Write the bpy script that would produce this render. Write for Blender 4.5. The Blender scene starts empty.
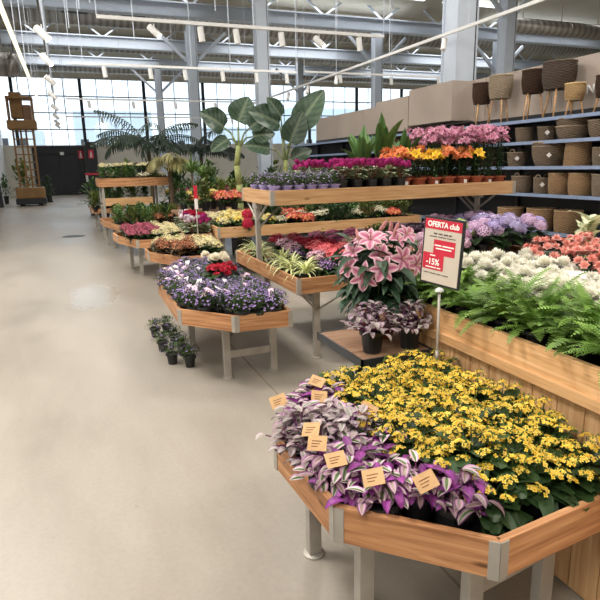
import bpy, bmesh, math, random
from mathutils import Vector, Matrix, Euler
PI = math.pi
R = random.Random(7)
scene = bpy.context.scene
COL = scene.collection

# ------------------------------------------------------------------ helpers
def V(*a): return Vector(a)

class G:
    """collects vertices, faces and a colour per vertex"""
    def __init__(s): s.v = []; s.f = []; s.c = []
    def add(s, pts, faces, cols):
        b = len(s.v)
        s.v += [tuple(p) for p in pts]
        s.f += [tuple(i + b for i in f) for f in faces]
        if isinstance(cols, tuple): cols = [cols] * len(pts)
        s.c += cols
    def mesh(s, name, mat, smooth=False):
        me = bpy.data.meshes.new(name)
        me.from_pydata(s.v, [], s.f)
        a = me.color_attributes.new('Col', 'FLOAT_COLOR', 'POINT')
        flat = []
        for c in s.c: flat += [c[0], c[1], c[2], 1.0]
        a.data.foreach_set('color', flat)
        me.materials.append(mat)
        if smooth: me.polygons.foreach_set('use_smooth', [True] * len(me.polygons))
        me.update()
        return me

def lin(c):
    return tuple((x / 12.92 if x <= .04045 else ((x + .055) / 1.055) ** 2.4) for x in c)
def H(h):
    return lin((int(h[0:2], 16) / 255, int(h[2:4], 16) / 255, int(h[4:6], 16) / 255))
def mixc(a, b, t): return tuple(a[i] * (1 - t) + b[i] * t for i in range(3))
def jit(c, r, a=.15):
    k = 1 + r.uniform(-a, a)
    return tuple(max(0, min(1, x * k * (1 + r.uniform(-a * .3, a * .3)))) for x in c)

def ob(name, me, parent=None, loc=(0, 0, 0), rot=(0, 0, 0), sc=(1, 1, 1)):
    o = bpy.data.objects.new(name, me); COL.objects.link(o)
    o.location = loc; o.rotation_euler = rot; o.scale = sc
    if parent is not None: o.parent = parent
    return o
def tag(o, label, cat, group=None, kind=None):
    o['label'] = label; o['category'] = cat
    if group: o['group'] = group
    if kind: o['kind'] = kind
    return o
def thing(name, label, cat, loc=(0, 0, 0), rz=0, group=None, sc=1):
    o = bpy.data.objects.new(name, None); COL.objects.link(o)
    o.empty_display_size = .05
    o.location = loc; o.rotation_euler = (0, 0, rz)
    o.scale = (sc, sc, sc) if not isinstance(sc, tuple) else sc
    return tag(o, label, cat, group)
def struct(name, me, loc=(0, 0, 0), rot=(0, 0, 0), parent=None):
    o = ob(name, me, parent, loc, rot)
    if parent is None: o['kind'] = 'structure'
    return o
ORD = ['first', 'second', 'third', 'fourth', 'fifth', 'sixth', 'seventh', 'eighth', 'ninth', 'tenth', 'eleventh', 'twelfth',
       'thirteenth', 'fourteenth', 'fifteenth', 'sixteenth', 'seventeenth', 'eighteenth', 'nineteenth', 'twentieth']

# ------------------------------------------------------------------ materials
def newmat(name, rough=.6, metal=0, spec=.5):
    m = bpy.data.materials.new(name); m.use_nodes = True
    nt = m.node_tree; b = nt.nodes['Principled BSDF']
    b.inputs['Roughness'].default_value = rough
    b.inputs['Metallic'].default_value = metal
    b.inputs['Specular IOR Level'].default_value = spec
    return m, nt, b
def N(nt, t, **k):
    n = nt.nodes.new(t)
    for a, v in k.items(): setattr(n, a, v)
    return n
def ramp(nt, stops, interp='LINEAR'):
    n = N(nt, 'ShaderNodeValToRGB'); cr = n.color_ramp; cr.interpolation = interp
    while len(cr.elements) < len(stops): cr.elements.new(.5)
    for e, (p, c) in zip(cr.elements, stops):
        e.position = p; e.color = (c[0], c[1], c[2], 1)
    return n
def plain(name, c, rough=.6, metal=0, noise=.12, scale=6, spec=.5, bump=0):
    m, nt, b = newmat(name, rough, metal, spec)
    tc = N(nt, 'ShaderNodeTexCoord'); no = N(nt, 'ShaderNodeTexNoise')
    no.inputs['Scale'].default_value = scale; no.inputs['Detail'].default_value = 5
    nt.links.new(tc.outputs['Object'], no.inputs['Vector'])
    r = ramp(nt, [(.3, tuple(x * (1 - noise) for x in c)), (.7, tuple(min(1, x * (1 + noise)) for x in c))])
    nt.links.new(no.outputs['Fac'], r.inputs['Fac']); nt.links.new(r.outputs['Color'], b.inputs['Base Color'])
    if bump:
        bp = N(nt, 'ShaderNodeBump'); bp.inputs['Strength'].default_value = bump
        nt.links.new(no.outputs['Fac'], bp.inputs['Height']); nt.links.new(bp.outputs['Normal'], b.inputs['Normal'])
    return m
def colmat(name, rough=.5, spec=.4, trans=0.0, var=.25):
    """reads the mesh colours, varied slightly from one object to the next"""
    m, nt, b = newmat(name, rough, 0, spec)
    at = N(nt, 'ShaderNodeAttribute'); at.attribute_name = 'Col'
    oi = N(nt, 'ShaderNodeObjectInfo')
    hs = N(nt, 'ShaderNodeHueSaturation')
    mr = N(nt, 'ShaderNodeMapRange'); mr.inputs['To Min'].default_value = 1 - var; mr.inputs['To Max'].default_value = 1 + var
    nt.links.new(oi.outputs['Random'], mr.inputs['Value']); nt.links.new(mr.outputs['Result'], hs.inputs['Value'])
    nt.links.new(at.outputs['Color'], hs.inputs['Color'])
    nt.links.new(hs.outputs['Color'], b.inputs['Base Color'])
    if trans:
        out = nt.nodes['Material Output']
        tr = N(nt, 'ShaderNodeBsdfTranslucent'); mx = N(nt, 'ShaderNodeMixShader'); mx.inputs['Fac'].default_value = trans
        nt.links.new(hs.outputs['Color'], tr.inputs['Color'])
        nt.links.new(b.outputs[0], mx.inputs[1]); nt.links.new(tr.outputs[0], mx.inputs[2]); nt.links.new(mx.outputs[0], out.inputs['Surface'])
    return m
def woodmat(name, lo, mid, hi, rough=.55):
    m, nt, b = newmat(name, rough, 0, .3)
    tc = N(nt, 'ShaderNodeTexCoord'); oi = N(nt, 'ShaderNodeObjectInfo')
    ad = N(nt, 'ShaderNodeVectorMath', operation='ADD'); sc_ = N(nt, 'ShaderNodeVectorMath', operation='SCALE')
    sc_.inputs['Scale'].default_value = 37
    cx = N(nt, 'ShaderNodeCombineXYZ')
    for i in range(3): nt.links.new(oi.outputs['Random'], cx.inputs[i])
    nt.links.new(cx.outputs[0], sc_.inputs[0])
    nt.links.new(tc.outputs['Object'], ad.inputs[0]); nt.links.new(sc_.outputs[0], ad.inputs[1])
    mp = N(nt, 'ShaderNodeMapping'); mp.inputs['Scale'].default_value = (1.8, 34, 34)
    nt.links.new(ad.outputs[0], mp.inputs['Vector'])
    n1 = N(nt, 'ShaderNodeTexNoise'); n1.inputs['Scale'].default_value = 1.3; n1.inputs['Detail'].default_value = 6; n1.inputs['Distortion'].default_value = .8
    nt.links.new(mp.outputs[0], n1.inputs['Vector'])
    r1 = ramp(nt, [(.3, lo), (.5, mid), (.72, hi)])
    nt.links.new(n1.outputs['Fac'], r1.inputs['Fac'])
    mp2 = N(nt, 'ShaderNodeMapping'); mp2.inputs['Scale'].default_value = (2.6, 9, 9)
    nt.links.new(ad.outputs[0], mp2.inputs['Vector'])
    vo = N(nt, 'ShaderNodeTexVoronoi'); vo.inputs['Scale'].default_value = 1.4
    nt.links.new(mp2.outputs[0], vo.inputs['Vector'])
    rk = ramp(nt, [(.05, (.16, .13, .1)), (.1, (.6, .55, .5)), (.14, (1, 1, 1))])
    nt.links.new(vo.outputs['Distance'], rk.inputs['Fac'])
    mu = N(nt, 'ShaderNodeMix', data_type='RGBA', blend_type='MULTIPLY'); mu.inputs[0].default_value = .8
    nt.links.new(r1.outputs['Color'], mu.inputs[6]); nt.links.new(rk.outputs['Color'], mu.inputs[7])
    hs = N(nt, 'ShaderNodeHueSaturation'); mr = N(nt, 'ShaderNodeMapRange'); mr.inputs['To Min'].default_value = .85; mr.inputs['To Max'].default_value = 1.15
    nt.links.new(oi.outputs['Random'], mr.inputs['Value']); nt.links.new(mr.outputs['Result'], hs.inputs['Value'])
    nt.links.new(mu.outputs[2], hs.inputs['Color']); nt.links.new(hs.outputs['Color'], b.inputs['Base Color'])
    bp = N(nt, 'ShaderNodeBump'); bp.inputs['Strength'].default_value = .12
    nt.links.new(n1.outputs['Fac'], bp.inputs['Height']); nt.links.new(bp.outputs['Normal'], b.inputs['Normal'])
    return m
def emit(name, c, s):
    m = bpy.data.materials.new(name); m.use_nodes = True; nt = m.node_tree; nt.nodes.clear()
    e = N(nt, 'ShaderNodeEmission'); e.inputs[0].default_value = (*c, 1); e.inputs[1].default_value = s
    o = N(nt, 'ShaderNodeOutputMaterial'); nt.links.new(e.outputs[0], o.inputs[0]); return m

M_leaf = colmat('leaf', .45, .4, .12)
M_petal = colmat('petal', .6, .25, .12, .12)
M_wick = colmat('wicker', .8, .2, 0, .12)
M_wood = woodmat('pine_board', H('8e603f'), H('b4825a'), H('cb9d72'))
M_woodL = woodmat('light_pine_board', H('b98c5f'), H('cfa374'), H('dfb98d'))
M_ply = woodmat('worn_plywood', H('7a5c44'), H('94725a'), H('a98a6e'), .7)
M_galv = plain('galvanised_steel', H('a9a49c'), .5, .35, .12, 9)
M_pot = plain('black_plastic', H('202022'), .45, 0, .2)
M_terra = plain('terracotta', H('94482c'), .75, 0, .12, 14)
M_soil = plain('soil', H('2a1f18'), .95, 0, .4, 60)
M_lav = plain('lavender_pot', H('a99ad0'), .4, 0, .05)
M_white = plain('white_paint', H('e3e4e4'), .5, 0, .03)
M_steelw = plain('painted_steel', H('c2ccda'), .45, 0, .03)
M_duct = None
M_black = plain('black_panel', H('1c1f26'), .5, 0, .1)
M_dark = plain('dark_metal', H('33363b'), .5, .2, .1)
M_red = plain('red_plastic', H('c8213c'), .5, 0, .03)
M_cream = plain('cream_wall', H('d3cfc4'), .8, 0, .04, 1)
M_ceil = plain('ceiling_sheet', H('c9c4b4'), .8, 0, .06, .6)
M_tagw = plain('white_card', H('ece6e4'), .6, 0, .03)
M_tagp = plain('pink_card', H('e8c4d2'), .6, 0, .05)
M_kraft = plain('kraft_card', H('cda577'), .75, 0, .1, 30)
M_print = plain('printed_ink', H('7a4f30'), .8, 0, .05)
M_fascia = plain('beige_panel', H('a79a90'), .6, 0, .08, 1.2)
M_shelf = plain('blue_grey_shelf', H('8d9fc0'), .4, .2, .06)
M_lens = emit('lamp_lens', (1, .86, .66), 14)
M_led = emit('led_tube', (1, .88, .62), 1.6)
M_bark = plain('bark', H('5a4a38'), .9, 0, .3, 20, bump=.4)
M_trunk = plain('green_trunk', H('939a62'), .8, 0, .3, 12, bump=.3)
M_yel = plain('amber_paint', H('8a6638'), .5, 0, .15, 3)

def ductmat():
    m, nt, b = newmat('spiral_duct', .38, .75)
    tc = N(nt, 'ShaderNodeTexCoord'); w = N(nt, 'ShaderNodeTexWave'); w.inputs['Scale'].default_value = 1.1
    nt.links.new(tc.outputs['Object'], w.inputs['Vector'])
    r = ramp(nt, [(0, H('8f8c88')), (.5, H('a9a6a1')), (1, H('b5b2ae'))])
    nt.links.new(w.outputs['Fac'], r.inputs['Fac']); nt.links.new(r.outputs['Color'], b.inputs['Base Color'])
    bp = N(nt, 'ShaderNodeBump'); bp.inputs['Strength'].default_value = .15
    nt.links.new(w.outputs['Fac'], bp.inputs['Height']); nt.links.new(bp.outputs['Normal'], b.inputs['Normal'])
    return m
M_duct = ductmat()

def floormat():
    m, nt, b = newmat('polished_concrete', .4, 0, .5)
    tc = N(nt, 'ShaderNodeTexCoord')
    n1 = N(nt, 'ShaderNodeTexNoise'); n1.inputs['Scale'].default_value = .55; n1.inputs['Detail'].default_value = 8; n1.inputs['Roughness'].default_value = .62
    mp = N(nt, 'ShaderNodeMapping'); mp.inputs['Scale'].default_value = (1.6, .55, 1)
    nt.links.new(tc.outputs['Object'], mp.inputs['Vector']); nt.links.new(mp.outputs[0], n1.inputs['Vector'])
    r = ramp(nt, [(.3, H('8b8378')), (.5, H('9f978c')), (.72, H('aea79e'))])
    nt.links.new(n1.outputs['Fac'], r.inputs['Fac'])
    n2 = N(nt, 'ShaderNodeTexNoise'); n2.inputs['Scale'].default_value = 45; n2.inputs['Detail'].default_value = 4
    nt.links.new(tc.outputs['Object'], n2.inputs['Vector'])
    r2 = ramp(nt, [(.3, (.94, .935, .93)), (.6, (1, 1, 1))])
    nt.links.new(n2.outputs['Fac'], r2.inputs['Fac'])
    mu = N(nt, 'ShaderNodeMix', data_type='RGBA', blend_type='MULTIPLY'); mu.inputs[0].default_value = 1
    nt.links.new(r.outputs['Color'], mu.inputs[6]); nt.links.new(r2.outputs['Color'], mu.inputs[7])
    # dark specks
    vo = N(nt, 'ShaderNodeTexVoronoi'); vo.inputs['Scale'].default_value = 6
    nt.links.new(tc.outputs['Object'], vo.inputs['Vector'])
    r4 = ramp(nt, [(.02, (.45, .4, .36)), (.045, (1, 1, 1))]); nt.links.new(vo.outputs['Distance'], r4.inputs['Fac'])
    mu2 = N(nt, 'ShaderNodeMix', data_type='RGBA', blend_type='MULTIPLY'); mu2.inputs[0].default_value = .6
    nt.links.new(mu.outputs[2], mu2.inputs[6]); nt.links.new(r4.outputs['Color'], mu2.inputs[7])
    nt.links.new(mu2.outputs[2], b.inputs['Base Color'])
    r3 = ramp(nt, [(.35, (.30, .30, .30)), (.65, (.52, .52, .52))])
    nt.links.new(n1.outputs['Fac'], r3.inputs['Fac'])
    # a worn, smoother patch in the aisle
    mp3 = N(nt, 'ShaderNodeMapping'); mp3.inputs['Location'].default_value = (-.25, -4.65, 0); mp3.inputs['Scale'].default_value = (1.5, .6, 1)
    nt.links.new(tc.outputs['Object'], mp3.inputs['Vector'])
    ln = N(nt, 'ShaderNodeVectorMath', operation='LENGTH'); nt.links.new(mp3.outputs[0], ln.inputs[0])
    sb_ = N(nt, 'ShaderNodeMath', operation='ADD'); nt.links.new(ln.outputs['Value'], sb_.inputs[0]); nt.links.new(n1.outputs['Fac'], sb_.inputs[1])
    r5 = ramp(nt, [(.85, (.6, .6, .6)), (1.0, (1, 1, 1))]); nt.links.new(sb_.outputs[0], r5.inputs['Fac'])
    m5 = N(nt, 'ShaderNodeMath', operation='MULTIPLY'); nt.links.new(r3.outputs['Color'], m5.inputs[0]); nt.links.new(r5.outputs['Color'], m5.inputs[1])
    nt.links.new(m5.outputs[0], b.inputs['Roughness'])
    return m
M_floor = floormat()
def glassmat():
    m = bpy.data.materials.new('window_glass'); m.use_nodes = True; nt = m.node_tree; nt.nodes.clear()
    t = N(nt, 'ShaderNodeBsdfTransparent'); t.inputs[0].default_value = (.93, .97, 1, 1)
    g = N(nt, 'ShaderNodeBsdfGlossy'); g.inputs['Roughness'].default_value = .05
    mx = N(nt, 'ShaderNodeMixShader'); mx.inputs[0].default_value = .06
    o = N(nt, 'ShaderNodeOutputMaterial')
    nt.links.new(t.outputs[0], mx.inputs[1]); nt.links.new(g.outputs[0], mx.inputs[2]); nt.links.new(mx.outputs[0], o.inputs[0]); return m
M_glass = glassmat()

# ------------------------------------------------------------------ solid shapes
GREY = (.5, .5, .5)
def g_box(g, lo, hi, c=GREY):
    x0, y0, z0 = lo; x1, y1, z1 = hi
    g.add([(x0, y0, z0), (x1, y0, z0), (x1, y1, z0), (x0, y1, z0), (x0, y0, z1), (x1, y0, z1), (x1, y1, z1), (x0, y1, z1)],
          [(0, 3, 2, 1), (4, 5, 6, 7), (0, 1, 5, 4), (1, 2, 6, 5), (2, 3, 7, 6), (3, 0, 4, 7)], c)
def g_tube(g, p0, p1, r0, r1=None, n=10, c=GREY, caps=True):
    p0, p1 = Vector(p0), Vector(p1); r1 = r0 if r1 is None else r1
    d = (p1 - p0).normalized(); a = d.orthogonal().normalized(); b = d.cross(a)
    pts = []
    for p, r in ((p0, r0), (p1, r1)):
        for i in range(n):
            t = 2 * PI * i / n; pts.append(p + a * math.cos(t) * r + b * math.sin(t) * r)
    f = [(i, (i + 1) % n, n + (i + 1) % n, n + i) for i in range(n)]
    if caps: f += [tuple(range(n - 1, -1, -1)), tuple(range(n, 2 * n))]
    g.add(pts, f, c)
def g_path(g, P, rad, n=8, c=GREY):
    for i in range(len(P) - 1):
        r0 = rad[i] if isinstance(rad, (list, tuple)) else rad
        r1 = rad[i + 1] if isinstance(rad, (list, tuple)) else rad
        g_tube(g, P[i], P[i + 1], r0, r1, n, c)
def g_lathe(g, prof, n=20, c=GREY, o=(0, 0, 0)):
    b = []
    for r, z in prof:
        for i in range(n):
            t = 2 * PI * i / n; b.append((o[0] + r * math.cos(t), o[1] + r * math.sin(t), o[2] + z))
    f = []
    for k in range(len(prof) - 1):
        for i in range(n):
            j = (i + 1) % n; f.append((k * n + i, k * n + j, (k + 1) * n + j, (k + 1) * n + i))
    if prof[0][0] > 1e-6: f.append(tuple(range(n - 1, -1, -1)))
    if prof[-1][0] > 1e-6: f.append(tuple(range((len(prof) - 1) * n, len(prof) * n)))
    g.add(b, f, c)
def box(name, mat, lo, hi, parent=None, bevel=0.0, loc=(0, 0, 0), rot=(0, 0, 0)):
    g = G(); g_box(g, lo, hi); me = g.mesh(name, mat)
    if bevel:
        bm = bmesh.new(); bm.from_mesh(me)
        bmesh.ops.bevel(bm, geom=list(bm.edges), offset=bevel, segments=2, affect='EDGES', profile=.6); bm.to_mesh(me); bm.free()
    return ob(name, me, parent, loc, rot)
def tube(name, mat, p0, p1, r, parent=None, r1=None, n=12):
    g = G(); g_tube(g, p0, p1, r, r1, n); return ob(name, g.mesh(name, mat, n > 8), parent)
def board(name, mat, p0, p1, h, t, parent, z_top):
    """upright board running from p0 to p1 (x, y), grain along it, outer face on the right-hand side of the run"""
    d = Vector((p1[0] - p0[0], p1[1] - p0[1])); L = d.length; a = math.atan2(d.y, d.x)
    return box(name, mat, (0, 0, -h), (L, t, 0), parent, .004, (p0[0], p0[1], z_top), (0, 0, a))

# ------------------------------------------------------------------ plant shapes
def leaf(g, p, d, n, L, W, seg=4, bend=.6, col=None, c0=None, c1=None, cup=.15, base=.12, peak=.45, ac=2, tip=0.0, wave=0):
    """blade growing from p along d, upper side n; bends away from n by bend radians"""
    p = Vector(p); d = Vector(d).normalized(); n = Vector(n)
    n = (n - d * n.dot(d))
    if n.length < 1e-4: n = d.orthogonal()
    n.normalize(); s = d.cross(n).normalized()
    pts = []; cols = []
    q = Matrix.Rotation(-bend / seg, 3, s)
    # orient so that bending goes away from n
    if (q @ d).dot(n) > d.dot(n): q = Matrix.Rotation(bend / seg, 3, s)
    for i in range(seg + 1):
        t = i / seg
        if t < peak: w = base + (1 - base) * math.sin(t / peak * PI / 2)
        else: w = max(tip, math.cos((t - peak) / (1 - peak) * PI / 2) ** .8) if i < seg else tip
        w *= W * .5
        for j in range(ac + 1):
            u = j / ac * 2 - 1
            off = n * (cup * w * abs(u)) + (n * (wave * w * math.sin(t * 9 + u * 2)) if wave and abs(u) > .5 else Vector())
            pts.append(p + s * (u * w) + off)
            if col: cols.append(col(t, u))
            else: cols.append(mixc(c0, c1 or c0, t))
        p = p + d * (L / seg); d = (q @ d); n = (q @ n)
    f = []
    for i in range(seg):
        for j in range(ac):
            a = i * (ac + 1) + j; f.append((a, a + 1, a + ac + 2, a + ac + 1))
    g.add(pts, f, cols)
def floret(g, p, n, r, k, cc, cp, cup=.3, r0=None, ang=None, wid=.8):
    p = Vector(p); n = Vector(n).normalized(); a = n.orthogonal().normalized(); b = n.cross(a)
    a0 = R.uniform(0, PI) if ang is None else ang
    for i in range(k):
        t = a0 + 2 * PI * i / k; w = PI / k * wid
        e = lambda th, rr, hh: p + (a * math.cos(th) + b * math.sin(th)) * rr + n * hh
        g.add([p, e(t - w, r * .68, r * cup * .5), e(t, r, r * cup), e(t + w, r * .68, r * cup * .5)], [(0, 1, 2, 3)], [cc, cp, cp, cp])
def rdir(el0, el1, r=R):
    a = r.uniform(0, 2 * PI); e = r.uniform(el0, el1)
    return Vector((math.cos(a) * math.cos(e), math.sin(a) * math.cos(e), math.sin(e)))
def fib(n, emin=.1):
    out = []
    for i in range(n):
        z = 1 - (1 - emin) * (i + .5) / n; rr = math.sqrt(1 - z * z); a = i * 2.39996
        out.append(Vector((rr * math.cos(a), rr * math.sin(a), z)))
    return out

def pot_mesh(name, mat, rt, rb, h, rim=.006, n=18):
    g = G()
    g_lathe(g, [(rb, 0), (rt * .96, h * .82), (rt + rim, h * .83), (rt + rim, h), (rt - .004, h), (rt - .006, h * .9), (.0, h * .9)], n)
    return g.mesh(name, mat)

class Proto:
    """one kind of plant: list of (part name, mesh, [sub parts])"""
    def __init__(s, parts): s.parts = parts
def place(proto, name, label, cat, loc, rz=None, sc=1, group=None, tilt=0):
    o = thing(name, label, cat, loc, R.uniform(0, 2 * PI) if rz is None else rz, group, sc)
    if tilt: o.rotation_euler[0] = R.uniform(-tilt, tilt); o.rotation_euler[1] = R.uniform(-tilt, tilt)
    for nm, me in proto.parts: ob(nm, me, o)
    return o

P_pot9 = pot_mesh('pot', M_pot, .052, .04, .1)
P_pot6 = pot_mesh('pot', M_pot, .042, .032, .08)
P_terra = pot_mesh('pot', M_terra, .07, .052, .1, .009)
P_terraBig = pot_mesh('pot', M_terra, .108, .08, .17, .012, 28)
P_lav = pot_mesh('pot', M_lav, .045, .034, .08)

# --- yellow kalanchoe
GD = H('1f3318'); GM = H('35502a'); GL = H('5b7a3c'); GB = H('7fae4a'); GBR = H('a9c95a')
def kalanchoe(seed, c0, c1, cc, Rr=.085, nh=11, nf=17, fr=.0085, leaves=34, htop=.15, pot=P_pot9, potH=.1, k=4, lc=(GD, GM), crad=.026, lf=1):
    r = random.Random(seed); g = G(); f = G()
    for i in range(leaves):
        d = rdir(-.1, .7, r); p = Vector((d.x * .02, d.y * .02, potH - .01 + r.uniform(0, .05)))
        leaf(f, p, d, (0, 0, 1), r.uniform(.07, .11) * (lf if d.z < .3 else 1), r.uniform(.035, .055) * lf, 4, r.uniform(.3, 1), c0=jit(lc[0], r), c1=jit(lc[1], r), peak=.6, wave=.15, tip=.35)
    for i, u in enumerate(fib(nh, .25)):
        ctr = Vector((u.x * Rr, u.y * Rr, potH + .02 + u.z * htop * .65 + r.uniform(-.012, .012)))
        g_tube(f, (u.x * .02, u.y * .02, potH), ctr, .0025, .002, 4, jit(GM, r), False)
        up = (Vector((u.x * .5, u.y * .5, 1))).normalized()
        for j in range(nf):
            q = rdir(.15, PI / 2, r); rad = crad * r.uniform(.65, 1.05)
            pos = ctr + Vector((q.x * rad * 1.2, q.y * rad * 1.2, q.z * rad * .55))
            floret(g, pos, (q + up), fr * r.uniform(.8, 1.15), k, cc, jit(mixc(c0, c1, r.random()), r, .08), .15)
        for j in range(5):
            q = rdir(0, 1, r); pos = ctr + q * crad * .8
            g_tube(g, pos, pos + Vector((0, 0, .006)), .003, .002, 4, jit(GL, r))
    return Proto([('pot', pot), ('foliage', f.mesh('foliage', M_leaf)), ('blossoms', g.mesh('blossoms', M_petal))])
YEL = [kalanchoe(s, H('fae678'), H('f3d548'), H('d9981c'), nh=11, nf=17, fr=.0084, leaves=48, lf=1.25, crad=.024, Rr=.09) for s in (1, 2, 3, 4)]

# --- tradescantia with striped leaves
def tradescantia(seed, grey=0.0, sc=1.0, pot=P_pot9, potH=.1):
    r = random.Random(seed); g = G()
    for i in range(170 if grey else 92):
        st = rdir(-.1, 1.45, r); ln = r.uniform(.03, .095) * (1.35 if grey else 1)
        p = Vector((st.x * ln, st.y * ln, potH + .01 + abs(st.z) * ln * .9))
        az = rdir(-.35, .45, r); d = (Vector((st.x, st.y, 0)) * .6 + az * 1.1 + Vector((0, 0, .1))).normalized()
        kind = r.random()
        pk = H('cf9fc2'); wh = H('e2d9d2'); gn = H('64774c'); pu = H('a244a0'); pd = H('6a3068')
        if kind < .26:
            cf = (lambda a, b: (lambda t, u: mixc(a, b, min(1, abs(u) * .8 + .1))))(jit(pu, r), jit(pd, r))
        elif kind < .62:
            a, b, c = jit(gn, r), jit(wh, r), jit(pk, r)
            cf = (lambda a, b, c: (lambda t, u: (b if abs(abs(u) - .5) < .2 else (a if abs(u) < .4 else c))))(a, b, c)
        else:
            a, b, c = jit(H('6d4a62'), r), jit(pk, r), jit(H('9a8a80'), r)
            cf = (lambda a, b, c: (lambda t, u: (b if abs(abs(u) - .5) < .2 else (c if abs(u) < .3 else a))))(a, b, c)
        if grey:
            base = cf; gr = jit(H('a39a98'), r); cf = (lambda bf, gr: (lambda t, u: mixc(bf(t, u), gr, grey)))(base, gr)
        leaf(g, p, d, (0, 0, 1), r.uniform(.04, .062) * sc * (.72 if grey else 1), r.uniform(.023, .033) * sc * (.8 if grey else 1), 5, r.uniform(-.2, 2.0), col=cf, cup=.35, base=.4, peak=.35, ac=8)
        if i % 3 == 0:
            g_tube(g, (st.x * .02, st.y * .02, potH), p, .003, .0025, 5, jit(H('6b3a60'), r), False)
    return Proto([('pot', pot), ('foliage', g.mesh('foliage', M_leaf))])
TRA = [tradescantia(s) for s in (11, 12, 13, 14)]
TRAG = [tradescantia(s, .7, 1.1) for s in (15, 16)]

# --- generic blooming dome
def dome(seed, lc, pc, cc, Rr=.1, Hh=.12, nfl=160, fr=.012, k=5, leaves=64, ll=.09, lw=.05, potH=.1, pot=P_pot9, cover=.34, cup=.3, mix=None):
    r = random.Random(seed); f = G(); g = G()
    for i in range(leaves):
        d = rdir(-.2, .9, r)
        p = Vector((d.x * Rr * .35, d.y * Rr * .35, potH + r.uniform(0, Hh * .5)))
        leaf(f, p, d, (0, 0, 1), ll * r.uniform(.8, 1.2), lw * r.uniform(.8, 1.1), 3, r.uniform(.2, 1), c0=jit(lc[0], r), c1=jit(lc[1], r), peak=.5)
    for u in fib(nfl, cover):
        rr = r.uniform(.84, 1.1)
        p = Vector((u.x * Rr * rr, u.y * Rr * rr, potH + Hh * .25 + u.z * Hh * .8 * rr))
        c = pc[r.randrange(len(pc))]
        floret(g, p, u + rdir(-1, 1, r) * .4, fr * r.uniform(.8, 1.2), k, jit(cc, r, .1), jit(c, r, .12), cup)
    return Proto([('pot', pot), ('foliage', f.mesh('foliage', M_leaf)), ('blossoms', g.mesh('blossoms', M_petal))])

# --- lobelia / campanula, fine and dense
def campanula(seed, potH=.1, pot=P_pot9, Rr=.085, Hh=.09, nl=340, nf=66, pc=(H('8c68b0'), H('a98cc8'), H('76529c')), up=.5, fr=.0085):
    r = random.Random(seed); f = G(); g = G()
    for i in range(nl):
        u = rdir(.0, 1.5, r); rr = r.uniform(.3, 1.02)
        p = Vector((u.x * Rr * rr, u.y * Rr * rr, potH + u.z * Hh * rr))
        d = (u + rdir(-.3, 1, r) * .7)
        leaf(f, p, d, (0, 0, 1), r.uniform(.018, .032), .008, 2, .3, c0=jit(H('34452a'), r), c1=jit(H('66804a'), r), peak=.5, ac=1)
    for i in range(nf):
        u = rdir(.1, 1.5, r); rr = r.uniform(.92, 1.15)
        p = Vector((u.x * Rr * rr, u.y * Rr * rr, potH + .008 + u.z * Hh * rr))
        floret(g, p, u + Vector((0, 0, up)), fr * r.uniform(.8, 1.3), 5, H('b3a6cc'), jit(pc[r.randrange(len(pc))], r, .15), .3)
    return Proto([('pot', pot), ('foliage', f.mesh('foliage', M_leaf)), ('blossoms', g.mesh('blossoms', M_petal))])
CAM = [campanula(s) for s in (21, 22, 23)]
CAMP = [campanula(s, .07, P_lav, .085, .10, 340, 60, (H('8c78b2'), H('a892c0'), H('9a80a8')), 1) for s in (24, 25)]
CAMD = [campanula(s, .08, P_pot6, .075, .07, 240, 22, (H('6d4a86'), H('54406e'))) for s in (26, 27)]

# --- boston fern
def fern(seed, nf=44, L=.27, potH=.1):
    r = random.Random(seed); g = G()
    for i in range(nf):
        a = 2 * PI * i / nf + r.uniform(-.2, .2); el = r.uniform(.45, 1.45)
        d = Vector((math.cos(a) * math.cos(el), math.sin(a) * math.cos(el), math.sin(el)))
        p = Vector((d.x * .015, d.y * .015, potH)); Lf = L * r.uniform(.65, 1.1); seg = 22
        side = d.cross(Vector((0, 0, 1))).normalized(); bend = r.uniform(.8, 1.8)
        ca = jit(mixc(H('35661f'), H('8fc04a'), r.random()), r, .2)
        prev = p.copy()
        for k in range(seg):
            t = k / seg
            d = (Matrix.Rotation(-bend / seg, 3, side) @ d).normalized()
            p = p + d * (Lf / seg)
            if k % 3 == 2: g_tube(g, prev, p, .0013, .001, 3, ca, False); prev = p.copy()
            w = (.030 * math.sin(PI * min(1, t * .93 + .1)) ** .7) * (L / .27)
            nrm = side.cross(d).normalized()
            for sgn in (-1, 1):
                e = side * sgn * w + d * w * .25 - nrm * w * r.uniform(-.1, .25)
                h = d * (Lf / seg) * .42
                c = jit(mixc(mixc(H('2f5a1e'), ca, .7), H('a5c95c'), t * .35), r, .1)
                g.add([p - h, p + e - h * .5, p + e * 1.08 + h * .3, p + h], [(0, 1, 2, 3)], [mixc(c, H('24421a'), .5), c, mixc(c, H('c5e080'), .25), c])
    return Proto([('pot', P_pot9), ('foliage', g.mesh('foliage', M_leaf))])
FERN = [fern(s) for s in (31, 32, 33, 34)]

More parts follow.
